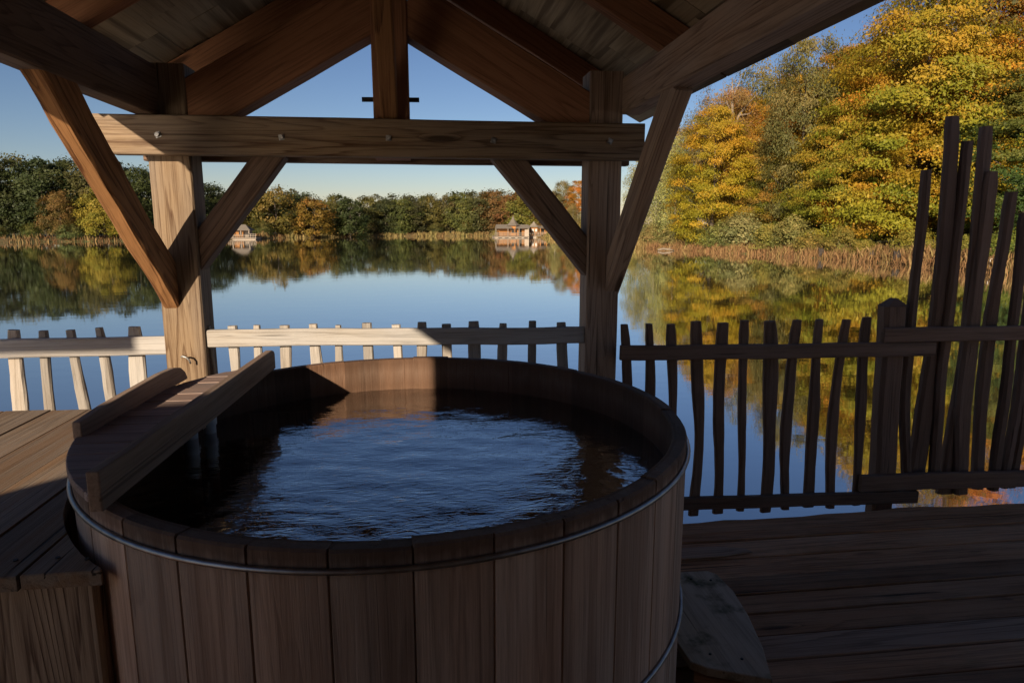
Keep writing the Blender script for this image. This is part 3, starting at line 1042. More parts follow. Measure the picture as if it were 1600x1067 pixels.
bar("skirt_board", plat, MAT['panel'], (-0.78, 1.60, 0.0), (-0.78, 1.60, 0.863), 0.024, 0.10, side=(1, 0, 0), seg=4)
yy = 1.545
while yy < 2.88:
    bar("skirt_board", plat, MAT['panel'], (-2.63, yy + 0.115, 0.0), (-2.63, yy + 0.115, 0.863), 0.022, 0.228, side=(1, 0, 0), seg=3)  # unseen side boards, added to keep sun out from under the platform
    yy += 0.232
x = -2.61
while x < -0.6:
    bar("skirt_board", plat, MAT['panel'], (x + 0.115, 2.885, 0.0), (x + 0.115, 2.885, 0.863), 0.228, 0.022, side=(1, 0, 0), seg=3)  # unseen back boards, added to close off light below the planks
    x += 0.232
for xx in (-2.55, -1.7, -1.25):
    for yy in (1.62, 2.85):
        bar("leg", plat, MAT['deck'], (xx, yy, 0), (xx, yy, 0.864), 0.07, 0.07)
for yy in (1.62, 2.22, 2.85):
    bar("bearer", plat, MAT['deck'], (-2.6, yy, 0.835), (-1.2, yy, 0.835), 0.05, 0.058, side=(0, 1, 0))
VB, FB = tube_geo([(0, 0, -0.004), (0, 0, 0.0015)], [0.006, 0.005], 8)
nail = mesh("nail", VB, FB, MAT['peg'])
for (x, y) in ((-0.86, 1.56), (-0.95, 1.56), (-0.79, 1.545), (-1.02, 1.56), (-1.1, 1.56), (-1.17, 1.56)):
    add("nail", nail, Matrix.Translation((x, y, 0.9015)), plat)

# ------------------------------------------------------------------ step on the right of the tub
stp = thing("step", "mossy grey wooden step against the right side of the tub", "step", (1.1, 2.2, 0))


def sector(r0, r1, a0, a1, n=10):
    o = [(TUB.x + r1 * math.cos(R(a0 + (a1 - a0) * i / n)), TUB.y + r1 * math.sin(R(a0 + (a1 - a0) * i / n))) for i in range(n + 1)]
    o += [(TUB.x + r0 * math.cos(R(a1 + (a0 - a1) * i / n)), TUB.y + r0 * math.sin(R(a1 + (a0 - a1) * i / n))) for i in range(n + 1)]
    return o


outl = [(0.885, 2.03), (0.93, 1.99), (1.122, 1.905), (1.178, 2.08), (1.220, 2.28), (1.240, 2.45), (1.228, 2.59), (1.20, 2.62), (0.96, 2.63), (0.86, 2.45), (0.875, 2.25)]
prism("tread", stp, MAT['step'], outl, 0.12, 0.15, 'y')
bar("riser", stp, MAT['deck'], (1.095, 1.945, 0.06), (0.90, 2.03, 0.06), 0.025, 0.118, side=(0, 1, 0), seg=3)
bar("riser", stp, MAT['deck'], (1.19, 2.25, 0.06), (1.19, 2.56, 0.06), 0.025, 0.118, side=(1, 0, 0), seg=3)
bar("riser", stp, MAT['deck'], (1.105, 1.965, 0.06), (1.178, 2.235, 0.06), 0.025, 0.118, side=(1, 0, 0), seg=3)
for (x, y) in ((0.97, 2.06), (1.07, 2.02), (1.10, 2.56), (1.18, 2.54)):
    add("nail", nail, Matrix.Translation((x, y, 0.152)), stp)

# ------------------------------------------------------------------ trees
def set_attr(me, name, vals):
    a = me.attributes.new(name, 'FLOAT', 'FACE')
    a.data.foreach_set("value", np.asarray(vals, dtype=np.float32))


def quads_mesh(name, V, mat, attrs):
    n = len(V) // 4
    me = bpy.data.meshes.new(name)
    me.vertices.add(len(V))
    me.vertices.foreach_set("co", np.asarray(V, dtype=np.float32).ravel())
    me.loops.add(4 * n)
    me.loops.foreach_set("vertex_index", np.arange(4 * n, dtype=np.int32))
    me.polygons.add(n)
    me.polygons.foreach_set("loop_start", np.arange(0, 4 * n, 4, dtype=np.int32))
    me.update(calc_edges=True)
    me.materials.append(mat)
    for k, v in attrs.items():
        set_attr(me, k, v)
    return me


def leaf_quads(rg, C, outward, size, up=0.45):
    """one folded-looking leaf or leaf spray per point"""
    n = len(C)
    nrm = np.zeros((n, 3))
    nrm[:, 2] = up
    nrm += outward * 0.65 + rg.normal(0, 0.30, (n, 3))
    nrm /= np.linalg.norm(nrm, axis=1, keepdims=True)
    a = rg.normal(0, 1, (n, 3))
    u = a - nrm * (a * nrm).sum(1, keepdims=True)
    u /= np.linalg.norm(u, axis=1, keepdims=True)
    v = np.cross(nrm, u)
    s = size * np.where(rg.random((n, 1)) < 0.2, rg.uniform(1.2, 1.9, (n, 1)), rg.uniform(0.45, 1.1, (n, 1)))
    q = np.stack([C - u * s, C - v * s * 0.55 + u * s * 0.1, C + u * s - nrm * s * 0.25, C + v * s * 0.55 + u * s * 0.1], 1)
    return q.reshape(-1, 3)


def crown_mesh(name, seed, H, Rad, nclus, per, leaf, mat, flat=0.35, spread=0.85, base=0.10, belly=0.36, hang=0.0, hollow=0.5):
    rg = np.random.default_rng(seed)
    t = base + (1 - base) * rg.random(nclus * 3) ** 0.9
    prof = np.sqrt(np.clip(1 - ((t - belly) / np.where(t > belly, 1.03 - belly, belly + 0.22)) ** 2, 0, 1))
    keep = rg.random(len(t)) < prof * 0.9 + 0.1
    t, prof = t[keep][:nclus], prof[keep][:nclus]
    n = len(t)
    az = rg.random(n) * 2 * math.pi
    lump = 1 + 0.16 * np.sin(az * 3 + t * 5 + seed) + 0.12 * np.sin(az * 5 - t * 9 + seed * 2)
    rr = Rad * prof * lump * (hollow + (1 - hollow) * rg.random(n) ** 0.6)
    cen = np.stack([rr * np.cos(az), rr * np.sin(az), t * H], 1)
    out = np.stack([np.cos(az), np.sin(az), np.zeros(n)], 1)
    ctint = rg.random(n)
    csz = rg.uniform(0.6, 1.3, n)
    k = rg.integers(0, n, n * per)
    off = rg.normal(0, 1, (n * per, 3)) * np.array([spread, spread, spread * flat])
    off *= csz[k][:, None]
    rad = (off[:, :2] * out[k][:, :2]).sum(1)
    off[:, 2] -= 0.18 * np.abs(rad) + hang * rg.random(len(k)) ** 2
    C = cen[k] + off
    C[:, 2] = np.maximum(C[:, 2], 0.15)
    V = leaf_quads(rg, C, out[k], leaf)
    tint = np.clip(0.72 * ctint[k] + 0.28 * rg.random(len(k)), 0, 1)
    return quads_mesh(name, V, mat, {"tint": tint, "rise": np.clip(C[:, 2] / H, 0, 1)}), cen


def trunk_mesh(name, seed, H, r0, cen, mat, limbs=9, n=8):
    rnd = random.Random(seed)
    V, F = [], []
    path, rad = [], []
    for i in range(7):
        t = i / 6
        path.append((0.25 * math.sin(t * 3 + seed), 0.25 * math.sin(t * 2.3 + seed * 2) - 0.0, -0.4 + t * H * 0.88))
        rad.append(r0 * (1 - 0.9 * t) + 0.015)
    tube_geo(path, rad, n, V, F)
    pick = rnd.sample(range(len(cen)), min(limbs, len(cen)))
    for k in pick:
        c = Vector(cen[k])
        t0 = max(0.12, min(0.8, c.z / H - 0.18))
        i = t0 * 6
        a = Vector(path[int(i)]).lerp(Vector(path[min(6, int(i) + 1)]), i - int(i))
        m1 = a.lerp(c, 0.5) + Vector((rnd.uniform(-.3, .3), rnd.uniform(-.3, .3), 0.35))
        r = r0 * (1 - t0) * 0.42
        tube_geo([a, m1, c], [r, r * 0.6, r * 0.15], 5, V, F)
    return mesh(name, [tuple(v) for v in V], F, mat, True)


PROTO = {}


def proto(kind, H, r0, bark, count, **kw):
    PROTO[kind] = []
    for s in range(count):
        seed = 17 * (s + 1) + len(kind)
        cm, cen = crown_mesh(kind + "_crown", seed, H, **kw)
        tm = trunk_mesh(kind + "_trunk", seed, H, r0, cen, bark, limbs=12)
        PROTO[kind].append((H, cm, tm))


proto('beech', 15.0, 0.30, MAT['bark'], 3, Rad=6.2, nclus=260, per=350, leaf=0.088, mat=MAT['leaf'], flat=0.36, spread=0.62, base=0.04, belly=0.30, hollow=0.45)
proto('oak', 15.0, 0.32, MAT['bark'], 2, Rad=5.2, nclus=240, per=190, leaf=0.088, mat=MAT['leaf'], flat=0.55, spread=0.62, base=0.10, belly=0.5)
proto('birch', 12.0, 0.13, MAT['bark_pale'], 2, Rad=3.0, nclus=230, per=130, leaf=0.07, mat=MAT['leaf'], flat=0.9, spread=0.42, base=0.03, belly=0.34, hang=0.9, hollow=0.25)
proto('mid', 11.0, 0.22, MAT['bark'], 3, Rad=4.4, nclus=130, per=120, leaf=0.15, mat=MAT['leaf_far'], flat=0.6, spread=0.62, base=0.07, belly=0.45)
proto('far', 8.0, 0.18, MAT['bark'], 3, Rad=3.3, nclus=90, per=80, leaf=0.16, mat=MAT['leaf_far'], flat=0.6, spread=0.50, base=0.05, belly=0.45)
proto('shrub', 3.0, 0.05, MAT['bark'], 2, Rad=1.9, nclus=90, per=60, leaf=0.085, mat=MAT['leaf'], flat=0.7, spread=0.30, base=0.03, belly=0.30, hollow=0.3)

TREES = [
    ('right bank', 'beech', 42.0, 43.0, 12.7, 1.00, 'green'),
    ('right bank', 'beech', 43.3, 47.0, 13.2, 0.90, 'green'),
    ('right bank', 'beech', 40.8, 48.0, 15.6, 0.95, 'gold'),
    ('right bank', 'beech', 38.1, 50.0, 19.1, 1.00, 'goldgreen'),
    ('right bank', 'beech', 36.5, 52.0, 13.6, 0.85, 'yellow'),
    ('right bank', 'beech', 33.8, 53.0, 11.5, 0.75, 'yellowgreen'),
    ('right bank', 'oak', 32.8, 57.0, 17.6, 0.62, 'olive'),
    ('right bank', 'beech', 32.6, 60.0, 9.3, 0.62, 'yellowgreen'),
    ('right bank', 'beech', 30.3, 61.0, 9.9, 0.66, 'olivegold'),
    ('right bank', 'beech', 26.9, 62.0, 12.5, 0.72, 'goldorange'),
    ('right bank', 'birch', 25.5, 68.0, 10.7, 0.85, 'palegreen'),
    ('right bank', 'birch', 25.3, 73.0, 10.6, 0.85, 'palegreen'),
    ('right bank', 'birch', 26.0, 82.0, 10.1, 0.75, 'paleolive'),
    ('right bank', 'beech', 41.3, 63.0, 18.5, 0.85, 'rust'),
    ('right bank', 'beech', 39.9, 66.0, 15.3, 0.75, 'goldorange'),
    ('right bank', 'oak', 37.9, 70.0, 17.4, 0.75, 'olive'),
    ('right bank', 'oak', 30.5, 66.0, 15.0, 0.55, 'oliveb'),
    ('right bank', 'oak', 31.9, 78.0, 14.8, 0.70, 'olive'),
    ('right bank', 'beech', 45.8, 62.0, 21.2, 0.90, 'rust'),
    ('right bank', 'oak', 50.9, 62.0, 27.8, 1.00, 'olivedark'),
    ('right bank', 'beech', 55.9, 60.0, 25.7, 1.00, 'rust'),
    ('right bank', 'beech', 33.6, 66.0, 13.6, 0.65, 'rust'),
    ('right bank', 'oak', 32.3, 86.0, 14.1, 0.70, 'oliveb'),
    ('right bank', 'oak', 36.5, 72.0, 19.4, 0.72, 'olive'),
    ('right bank', 'beech', 33.5, 64.0, 13.0, 0.62, 'rust'),
    ('right bank', 'beech', 38.5, 68.0, 16.9, 0.70, 'goldorange'),
    ('right bank', 'beech', 43.4, 70.0, 19.6, 0.75, 'gold'),
    ('right bank', 'beech', 33.8, 70.0, 15.2, 0.60, 'goldorange'),
    ('right bank', 'beech', 41.3, 58.0, 18.1, 0.80, 'goldorange'),
    ('right bank', 'oak', 33.5, 76.0, 17.3, 0.66, 'oliveb'),
    ('right bank', 'birch', 25.9, 98.0, 10.1, 0.80, 'paleolive'),
    ('right bank', 'beech', 25.8, 114.0, 9.2, 0.60, 'russet'),
    ('right bank', 'oak', 25.0, 124.0, 9.6, 0.60, 'olive'),
    ('right bank', 'birch', 23.1, 121.0, 6.3, 0.70, 'palegreen'),
    ('right bank', 'birch', 23.6, 96.0, 6.5, 0.80, 'palegreen'),
    ('right bank', 'birch', 23.8, 110.0, 5.3, 0.80, 'paleolive'),
    ('left bank', 'mid', -71.6, 118.0, 12.8, 1.15, 'dark'),
    ('left bank', 'mid', -63.7, 112.0, 11.4, 1.15, 'dark'),
    ('left bank', 'mid', -63.5, 118.0, 12.3, 1.15, 'darkb'),
    ('left bank', 'mid', -57.4, 112.0, 11.1, 1.15, 'dark'),
    ('left bank', 'mid', -55.8, 116.0, 11.8, 1.15, 'dark'),
    ('left bank', 'mid', -50.9, 113.0, 10.7, 1.15, 'darkb'),
    ('left bank', 'mid', -49.7, 118.0, 11.5, 1.15, 'dark'),
    ('left bank', 'mid', -45.3, 114.0, 10.4, 1.15, 'dark'),
    ('left bank', 'mid', -43.0, 118.0, 10.2, 1.15, 'darkb'),
    ('left bank', 'mid', -39.8, 120.0, 9.5, 1.15, 'dark'),
    ('left bank', 'mid', -37.6, 124.0, 8.7, 1.15, 'dark'),
    ('left bank', 'mid', -36.8, 130.0, 7.5, 1.15, 'midy'),
    ('left bank', 'mid', -46.4, 106.0, 7.3, 0.90, 'ygreen'),
    ('left bank', 'mid', -52.5, 106.0, 6.5, 0.70, 'brown'),
    ('far bank', 'far', -33.3, 128.0, 6.3, 1.10, 'midy'),
    ('far bank', 'far', -30.8, 130.0, 7.7, 1.10, 'mid'),
    ('far bank', 'far', -27.0, 128.0, 8.3, 1.10, 'midy'),
    ('far bank', 'far', -24.0, 132.0, 7.4, 1.10, 'dark'),
    ('far bank', 'far', -20.2, 128.0, 6.6, 1.10, 'amber'),
    ('far bank', 'far', -18.0, 134.0, 7.0, 1.10, 'mid'),
    ('far bank', 'far', -14.2, 132.0, 6.5, 1.10, 'dark'),
    ('far bank', 'far', -11.8, 140.0, 7.3, 1.10, 'mid'),
    ('far bank', 'far', -8.3, 140.0, 6.8, 1.10, 'dark'),
    ('far bank', 'far', -5.0, 140.0, 6.8, 1.10, 'mid'),
    ('far bank', 'far', -2.0, 142.0, 6.6, 1.10, 'dark'),
    ('far bank', 'far', 1.2, 144.0, 7.5, 1.10, 'mid'),
    ('far bank', 'far', 4.4, 144.0, 7.6, 1.10, 'darkb'),
    ('far bank', 'far', 7.5, 142.0, 8.0, 1.10, 'mid'),
    ('far bank', 'far', 10.6, 142.0, 8.2, 1.10, 'darkb'),
    ('far bank', 'far', 14.1, 142.0, 8.5, 1.10, 'brown'),
    ('far bank', 'far', 16.8, 138.0, 7.8, 1.10, 'brown'),
    ('far bank', 'far', 19.1, 134.0, 7.4, 1.10, 'midy'),
    ('far bank', 'far', 21.5, 130.0, 8.0, 1.10, 'midy'),
    ('far bank', 'far', 23.3, 126.0, 7.6, 1.10, 'brown'),
    ('far bank', 'far', -37.3, 150.0, 8.1, 1.10, 'dark'),
    ('far bank', 'far', -32.7, 150.0, 8.6, 1.10, 'dark'),
    ('far bank', 'far', -28.2, 150.0, 8.9, 1.10, 'darkb'),
    ('far bank', 'far', -25.2, 152.0, 8.2, 1.10, 'dark'),
    ('far bank', 'far', -18.5, 152.0, 8.0, 1.10, 'dark'),
    ('far bank', 'far', -11.2, 154.0, 8.1, 1.10, 'darkb'),
    ('far bank', 'far', -7.1, 156.0, 8.2, 1.10, 'dark'),
    ('far bank', 'far', -3.6, 156.0, 8.1, 1.10, 'dark'),
    ('far bank', 'far', -0.0, 156.0, 8.4, 1.10, 'darkb'),
    ('far bank', 'far', 6.5, 156.0, 8.8, 1.10, 'dark'),
    ('far bank', 'far', 10.1, 156.0, 9.1, 1.10, 'dark'),
    ('far bank', 'far', 13.6, 154.0, 9.3, 1.10, 'brown'),
    ('far bank', 'far', 17.0, 152.0, 9.0, 1.10, 'darkb'),
    ('far bank', 'far', 20.3, 150.0, 8.9, 1.10, 'brown'),
]
LEAF_COLOURS = {'amber': (0.17, 0.105, 0.018, 0.3), 'green': (0.06, 0.095, 0.018, 0.15), 'gold': (0.27, 0.18, 0.013, 0.4), 'goldgreen': (0.22, 0.175, 0.015, 0.4), 'orange': (0.26, 0.13, 0.013, 0.7), 'yellow': (0.3, 0.195, 0.013, 0.45), 'yellowgreen': (0.18, 0.155, 0.016, 0.4), 'olivegold': (0.19, 0.13, 0.018, 0.4), 'goldorange': (0.29, 0.185, 0.013, 0.38), 'palegreen': (0.25, 0.235, 0.075, 0.1), 'paleolive': (0.2, 0.185, 0.06, 0.15), 'olive': (0.115, 0.11, 0.034, 0.1), 'oliveb': (0.16, 0.125, 0.045, 0.3), 'rust': (0.25, 0.135, 0.013, 0.55), 'olivedark': (0.065, 0.068, 0.018, 0.3), 'russet': (0.2, 0.085, 0.018, 0.8), 'dark': (0.04, 0.046, 0.014, 0.0), 'darkb': (0.07, 0.066, 0.019, 0.05), 'ygreen': (0.19, 0.185, 0.022, 0.05), 'brown': (0.12, 0.075, 0.022, 0.25), 'mid': (0.085, 0.088, 0.02, 0.05), 'midy': (0.13, 0.115, 0.022, 0.2)}  # dark and darkb hold the left bank's weaker sunlight in their colour


ORD = ["first", "second", "third", "fourth", "fifth", "sixth", "seventh", "eighth", "ninth", "tenth", "eleventh", "twelfth", "thirteenth", "fourteenth", "fifteenth", "sixteenth",
       "seventeenth", "eighteenth", "nineteenth", "twentieth", "twenty-first", "twenty-second", "twenty-third", "twenty-fourth", "twenty-fifth", "twenty-sixth", "twenty-seventh", "twenty-eighth", "twenty-ninth", "thirtieth", "thirty-first", "thirty-second", "thirty-third", "thirty-fourth", "thirty-fifth", "thirty-sixth"]
LOOK = dict(amber="amber and green tree", green="dark green leafy tree", gold="golden beech", goldgreen="large gold and green beech", orange="orange beech", yellow="yellow beech", yellowgreen="yellow-green beech", olivegold="olive and gold beech",
            goldorange="golden orange beech", palegreen="pale green birch", paleolive="pale olive birch", olive="grey-olive oak", oliveb="thin olive-brown oak", rust="rust-orange beech", olivedark="dark olive oak", russet="russet beech",
            dark="dark green tree", darkb="dark olive tree", ygreen="bright yellow-green tree", brown="brown autumn tree", mid="mid green tree", midy="green tree with yellowing leaves")
order = {}
for row in ("right bank", "left bank", "far bank"):
    idxs = sorted([i for i, t in enumerate(TREES) if t[0] == row], key=lambda i: math.atan2(TREES[i][2], TREES[i][3]))
    for k, i in enumerate(idxs):
        order[i] = k
rt = random.Random(99)


def plant(name, kind, x, y, height, width, colour, label, category, group, seed):
    H, cm, tm = PROTO[kind][seed % len(PROTO[kind])]
    z = ground_z(x, y)
    s = height / H
    o = bpy.data.objects.new(name, None)
    ang = rt.uniform(0, 6.28)
    M = Matrix.Translation((x, y, z)) @ Matrix.Rotation(ang, 4, 'Z') @ Matrix.Diagonal((width * (0.35 + 0.65 * s), width * (0.35 + 0.65 * s), s, 1))
    place(o, M)
    tag(o, label, category, group)
    add("trunk", tm, M, o)
    c = add("crown", cm, M, o)
    j = [rt.uniform(0.88, 1.12) for _ in range(3)]
    c.color = (colour[0] * j[0], colour[1] * j[1], colour[2] * j[2], colour[3])
    return o


for i, (row, kind, x, y, h, wf, ck) in enumerate(TREES):
    name = {'beech': 'beech_tree', 'oak': 'oak_tree', 'birch': 'birch_tree'}.get(kind, 'broadleaf_tree')
    top = h - 0.45
    label = "%s on the %s, %s tree from the left there" % (LOOK[ck], row, ORD[order[i]])
    plant(name, kind, x, y, top - ground_z(x, y), wf, LEAF_COLOURS[ck], label, "tree", "trees on the " + row, i)

# a bare pale tree standing up among the oaks
V, F = [], []
tube_geo([(0, 0, 0), (0.1, 0, 6), (-0.1, 0, 11.5), (-0.25, 0, 14), (-0.35, 0.1, 16.5)], [0.28, 0.24, 0.2, 0.13, 0.03], 8, V, F)
tube_geo([(-0.1, 0, 11.3), (0.5, 0, 13.0), (1.5, 0.2, 14.2), (2.6, 0.2, 15.3)], [0.15, 0.12, 0.08, 0.02], 7, V, F)
tube_geo([(0.5, 0, 13.0), (1.4, -0.2, 13.1), (2.1, -0.2, 13.6)], [0.09, 0.06, 0.015], 6, V, F)
tube_geo([(-0.2, 0, 13.0), (-1.0, 0.1, 14.6), (-1.3, 0.1, 16.0)], [0.09, 0.06, 0.015], 6, V, F)
tube_geo([(-0.28, 0, 14.6), (0.4, 0.2, 16.0), (0.6, 0.2, 17.0)], [0.07, 0.05, 0.012], 6, V, F)
tube_geo([(1.5, 0.2, 14.2), (1.6, 0.2, 15.2), (2.0, 0.2, 16.1)], [0.05, 0.035, 0.01], 6, V, F)
bt = add("dead_tree", mesh("dead_tree", V, F, MAT['bark_dead'], True), Matrix.Translation((30.2, 65.5, ground_z(30.2, 65.5) - 0.6)))
tag(bt, "bare pale forked tree standing up among the right bank crowns", "tree")

# shrubs along the right bank
SHRUBS = [(23.9, 69.5, 1.9, 1.0, (.20, .19, .06, .1)), (24.9, 66.0, 2.2, 1.0, (.22, .20, .06, .1)), (25.9, 62.3, 1.7, 1.0, (.24, .21, .05, .1)), (27.0, 59.3, 2.3, 1.1, (.20, .19, .06, .1)), (27.6, 57.0, 2.7, 1.1, (.19, .19, .065, .1)),
          (28.6, 54.0, 2.0, 1.0, (.22, .19, .04, .2)), (29.3, 51.6, 2.5, 1.0, (.17, .18, .05, .1)), (29.4, 49.0, 1.3, 1.1, (.24, .20, .04, .2)), (30.2, 46.4, 1.7, .9, (.19, .17, .035, .2)),
          (30.4, 44.0, 1.0, .9, (.22, .19, .03, .1)), (32.2, 41.5, 1.6, 1.1, (.20, .19, .025, .1)), (32.6, 38.0, 1.3, 1.1, (.15, .16, .025, .1)), (32.4, 34.5, 1.5, 1.0, (.11, .13, .025, .1)), (31.6, 31.0, 1.4, .9, (.13, .14, .025, .1)),
          (23.6, 78.0, 2.2, 1.2, (.21, .19, .05, .1)), (23.4, 88.0, 2.4, 1.2, (.19, .17, .05, .1)), (23.2, 98.0, 2.3, 1.2, (.17, .15, .05, .2)), (23.0, 108.0, 2.3, 1.2, (.15, .13, .04, .2))]
so = sorted(range(len(SHRUBS)), key=lambda i: math.atan2(SHRUBS[i][0], SHRUBS[i][1]))
for i, (x, y, h, wf, c) in enumerate(SHRUBS):
    plant("shrub", 'shrub', x, y, h, wf, c, "low %s shrub behind the right bank reeds, %s from the left" % ("grey-green" if c[2] > .04 else "green", ORD[so.index(i)]), "shrub", "shrubs along the right bank", i)
plant("shrub", 'shrub', -50.2, 103.6, 2.0, 1.1, (.10, .11, .035, .1), "round green shrub at the water's edge on the left bank", "shrub", None, 1)
LEFTS = [(-60, 104.5), (-56, 105), (-45.5, 108.0), (-40, 109.5), (-35.5, 113), (-28.5, 123.5), (-24, 128), (-18, 132), (-11, 138.5), (-4.5, 139.5), (2, 140), (8, 140), (18, 134)]
for i, (x, y) in enumerate(LEFTS):
    plant("shrub", 'shrub', x, y, 1.5 + 0.5 * (i % 3), 1.1, (.075, .08, .022, .1), "small dark shrub under the trees across the lake, %s from the left" % ORD[i], "shrub", "shrubs across the lake", i)


# ------------------------------------------------------------------ reeds: narrow blades in drifts along the shore
def reeds(name, label, a0, a1, count, h0, h1, width, tint_lo, tint_hi, seed, d0=-0.5, d1=2.6):
    rg = np.random.default_rng(seed)
    ang = rg.uniform(a0, a1, count)
    rad = np.interp(ang, S_ANG, S_RAD, period=2 * math.pi)
    d = rg.uniform(d0, d1, count)
    x, y = LC.x + np.cos(ang) * (rad + d), LC.y + np.sin(ang) * (rad + d)
    z = np.array([ground_z(a, b) for a, b in zip(x, y)])
    z = np.maximum(z, WATER_Z - 0.2)
    drift = 0.5 + 0.5 * np.sin(ang * 130 + seed) * np.sin(ang * 47 + 1)
    clump = np.sin(ang * 310 + 2 * seed) * np.sin(ang * 173 + seed) + 0.6 * np.sin(ang * 61 + d * 1.3)
    h = rg.uniform(h0, h1, count) * (0.45 + 0.6 * drift) * np.where(clump > -0.25, 1.0, 0.35)
    C = np.stack([x, y, z], 1)
    th = rg.uniform(0, 6.28, count)
    w = width * rg.uniform(0.5, 1.4, count)
    u = np.stack([np.cos(th), np.sin(th), np.zeros(count)], 1) * w[:, None]
    lean = rg.normal(0, 0.18, (count, 2)) * h[:, None]
    top = C + np.stack([lean[:, 0], lean[:, 1], h], 1)
    mid = C + np.stack([lean[:, 0] * .35, lean[:, 1] * .35, h * .6], 1)
    V = np.stack([C - u, C + u, mid + u * 0.8, top], 1)
    V2 = np.stack([C - u, mid + u * .8, top, mid - u * 0.8], 1)
    allv = np.concatenate([V, V2]).reshape(-1, 3)
    tint = np.clip(tint_lo + (tint_hi - tint_lo) * (0.6 * drift + 0.4 * rg.random(count)), 0, 1)
    o = add(name, quads_mesh(name, allv, MAT['reeds'], {"tint": np.concatenate([tint, tint])}), Matrix())
    return tag(o, label, "reeds", kind="stuff")


def ang_of(p):
    return math.atan2(p[1] - LC.y, p[0] - LC.x)


reeds("reeds", "tawny reeds along the right bank waterline", ang_of((33, 15)), ang_of((22.6, 68.4)), 17000, 0.35, 0.95, 0.020, 0.0, 0.72, 1)
reeds("reeds", "yellowing reeds along the bank beyond the right post", ang_of((22.6, 68.4)), ang_of((21.7, 118)), 5000, 0.6, 1.3, 0.035, 0.3, 1.0, 2)
reeds("reeds", "pale reeds under the trees of the far bank", ang_of((21.7, 118)), ang_of((-25.4, 124.2)), 6000, 0.4, 0.9, 0.045, 0.3, 1.0, 3)
reeds("reeds", "purple-brown reeds along the left bank", ang_of((-25.4, 124.2)), math.pi, 5000, 0.4, 0.95, 0.045, 0.0, 0.8, 4)

# fallen pale trunk, stumps and a mooring post at the right bank's edge
V, F = [], []
tube_geo([(-0.75, 0.1, 0.05), (-0.3, 0, 0.16), (0.3, -0.05, 0.1), (0.85, 0.1, 0.0)], [0.09, 0.11, 0.09, 0.04], 8, V, F)
tube_geo([(0.2, 0, 0.15), (0.5, -0.1, 0.34)], [0.04, 0.012], 6, V, F)
tag(add("fallen_trunk", mesh("fallen_trunk", V, F, MAT['bark_dead'], True), Matrix.Translation((22.3, 61.4, WATER_Z + 0.04))), "small bleached fallen trunk lying at the right bank waterline", "trunk")
for i, (x, y, s) in enumerate(((30.0, 42.7, 1.0), (30.1, 40.3, 1.15), (29.0, 47.0, 1.1))):
    V, F = [], []
    tube_geo([(0, 0, -0.3), (0, 0.02, 0.2), (0.05, 0, 0.45), (0.04, 0.02, 0.62)], [0.20, 0.17, 0.21, 0.12], 9, V, F)
    tube_geo([(0.05, 0, 0.35), (0.22, 0.1, 0.7)], [0.09, 0.04], 6, V, F)
    tube_geo([(0.0, 0, 0.35), (-0.2, -0.05, 0.66)], [0.09, 0.03], 6, V, F)
    V = [(v[0] * s, v[1] * s, v[2] * s) for v in V]
    tag(add("tree_stump", mesh("tree_stump", V, F, MAT['stump'], True), Matrix.Translation((x, y, WATER_Z + 0.05))),
        "dark forked stump standing in the right bank reeds, %s" % ("middle of three", "rightmost of three", "leftmost of three")[i], "stump", "stumps in the reeds")
bar_o = add("mooring_post", bar_mesh("mooring_post", 1.1, 0.12, 0.12, MAT['white'], ch=0.02, seg=4), Matrix.Translation((30.2, 33.0, -0.75)) @ Matrix.Rotation(R(-90), 4, 'Y'))
tag(bar_o, "white post at the right bank seen between the tall stakes", "post")

# ------------------------------------------------------------------ floating cabins across the lake
def cone(name, parent, mat, c, r, z0, z1, n=8, flare=0.18, rot=0.0):
    V, F = [], []
    prof = [(1.0, 0.0), (0.62 - flare * 0.4, 0.30), (0.30 - flare * 0.3, 0.62), (0.02, 1.0)]
    for (k, t) in prof:
        for i in range(n):
            a = 2 * math.pi * (i + 0.5) / n + rot
            V.append((r * k * math.cos(a), r * k * math.sin(a), (z1 - z0) * t))
    for l in range(len(prof) - 1):
        for i in range(n):
            a, b = l * n + i, l * n + (i + 1) % n
            F.append((a, b, b + n, a + n))
    F.append(tuple(range(n - 1, -1, -1)))
    F.append(tuple((len(prof) - 1) * n + i for i in range(n)))
    return add(name, mesh(name, V, F, mat), Matrix.Translation((c[0], c[1], z0)), parent)


def drum(name, parent, mat, c, r, z0, z1, n=8):
    V = [(r * math.cos(2 * math.pi * (i + .5) / n), r * math.sin(2 * math.pi * (i + .5) / n), z) for z in (0, z1 - z0) for i in range(n)]
    F = [(i, (i + 1) % n, n + (i + 1) % n, n + i) for i in range(n)] + [tuple(range(n - 1, -1, -1)), tuple(range(n, 2 * n))]
    return add(name, mesh(name, V, F, mat), Matrix.Translation((c[0], c[1], z0)), parent)


def box(name, parent, mat, x0, x1, y0, y1, z0, z1):
    V = [(a, b, c) for c in (z0 - (z0 + z1) / 2, (z1 - z0) / 2) for a, b in ((-(x1 - x0) / 2, -(y1 - y0) / 2), ((x1 - x0) / 2, -(y1 - y0) / 2), ((x1 - x0) / 2, (y1 - y0) / 2), (-(x1 - x0) / 2, (y1 - y0) / 2))]
    F = [(3, 2, 1, 0), (4, 5, 6, 7), (0, 1, 5, 4), (1, 2, 6, 5), (2, 3, 7, 6), (3, 0, 4, 7)]
    return add(name, mesh(name, V, F, mat), Matrix.Translation(((x0 + x1) / 2, (y0 + y1) / 2, (z0 + z1) / 2)), parent)


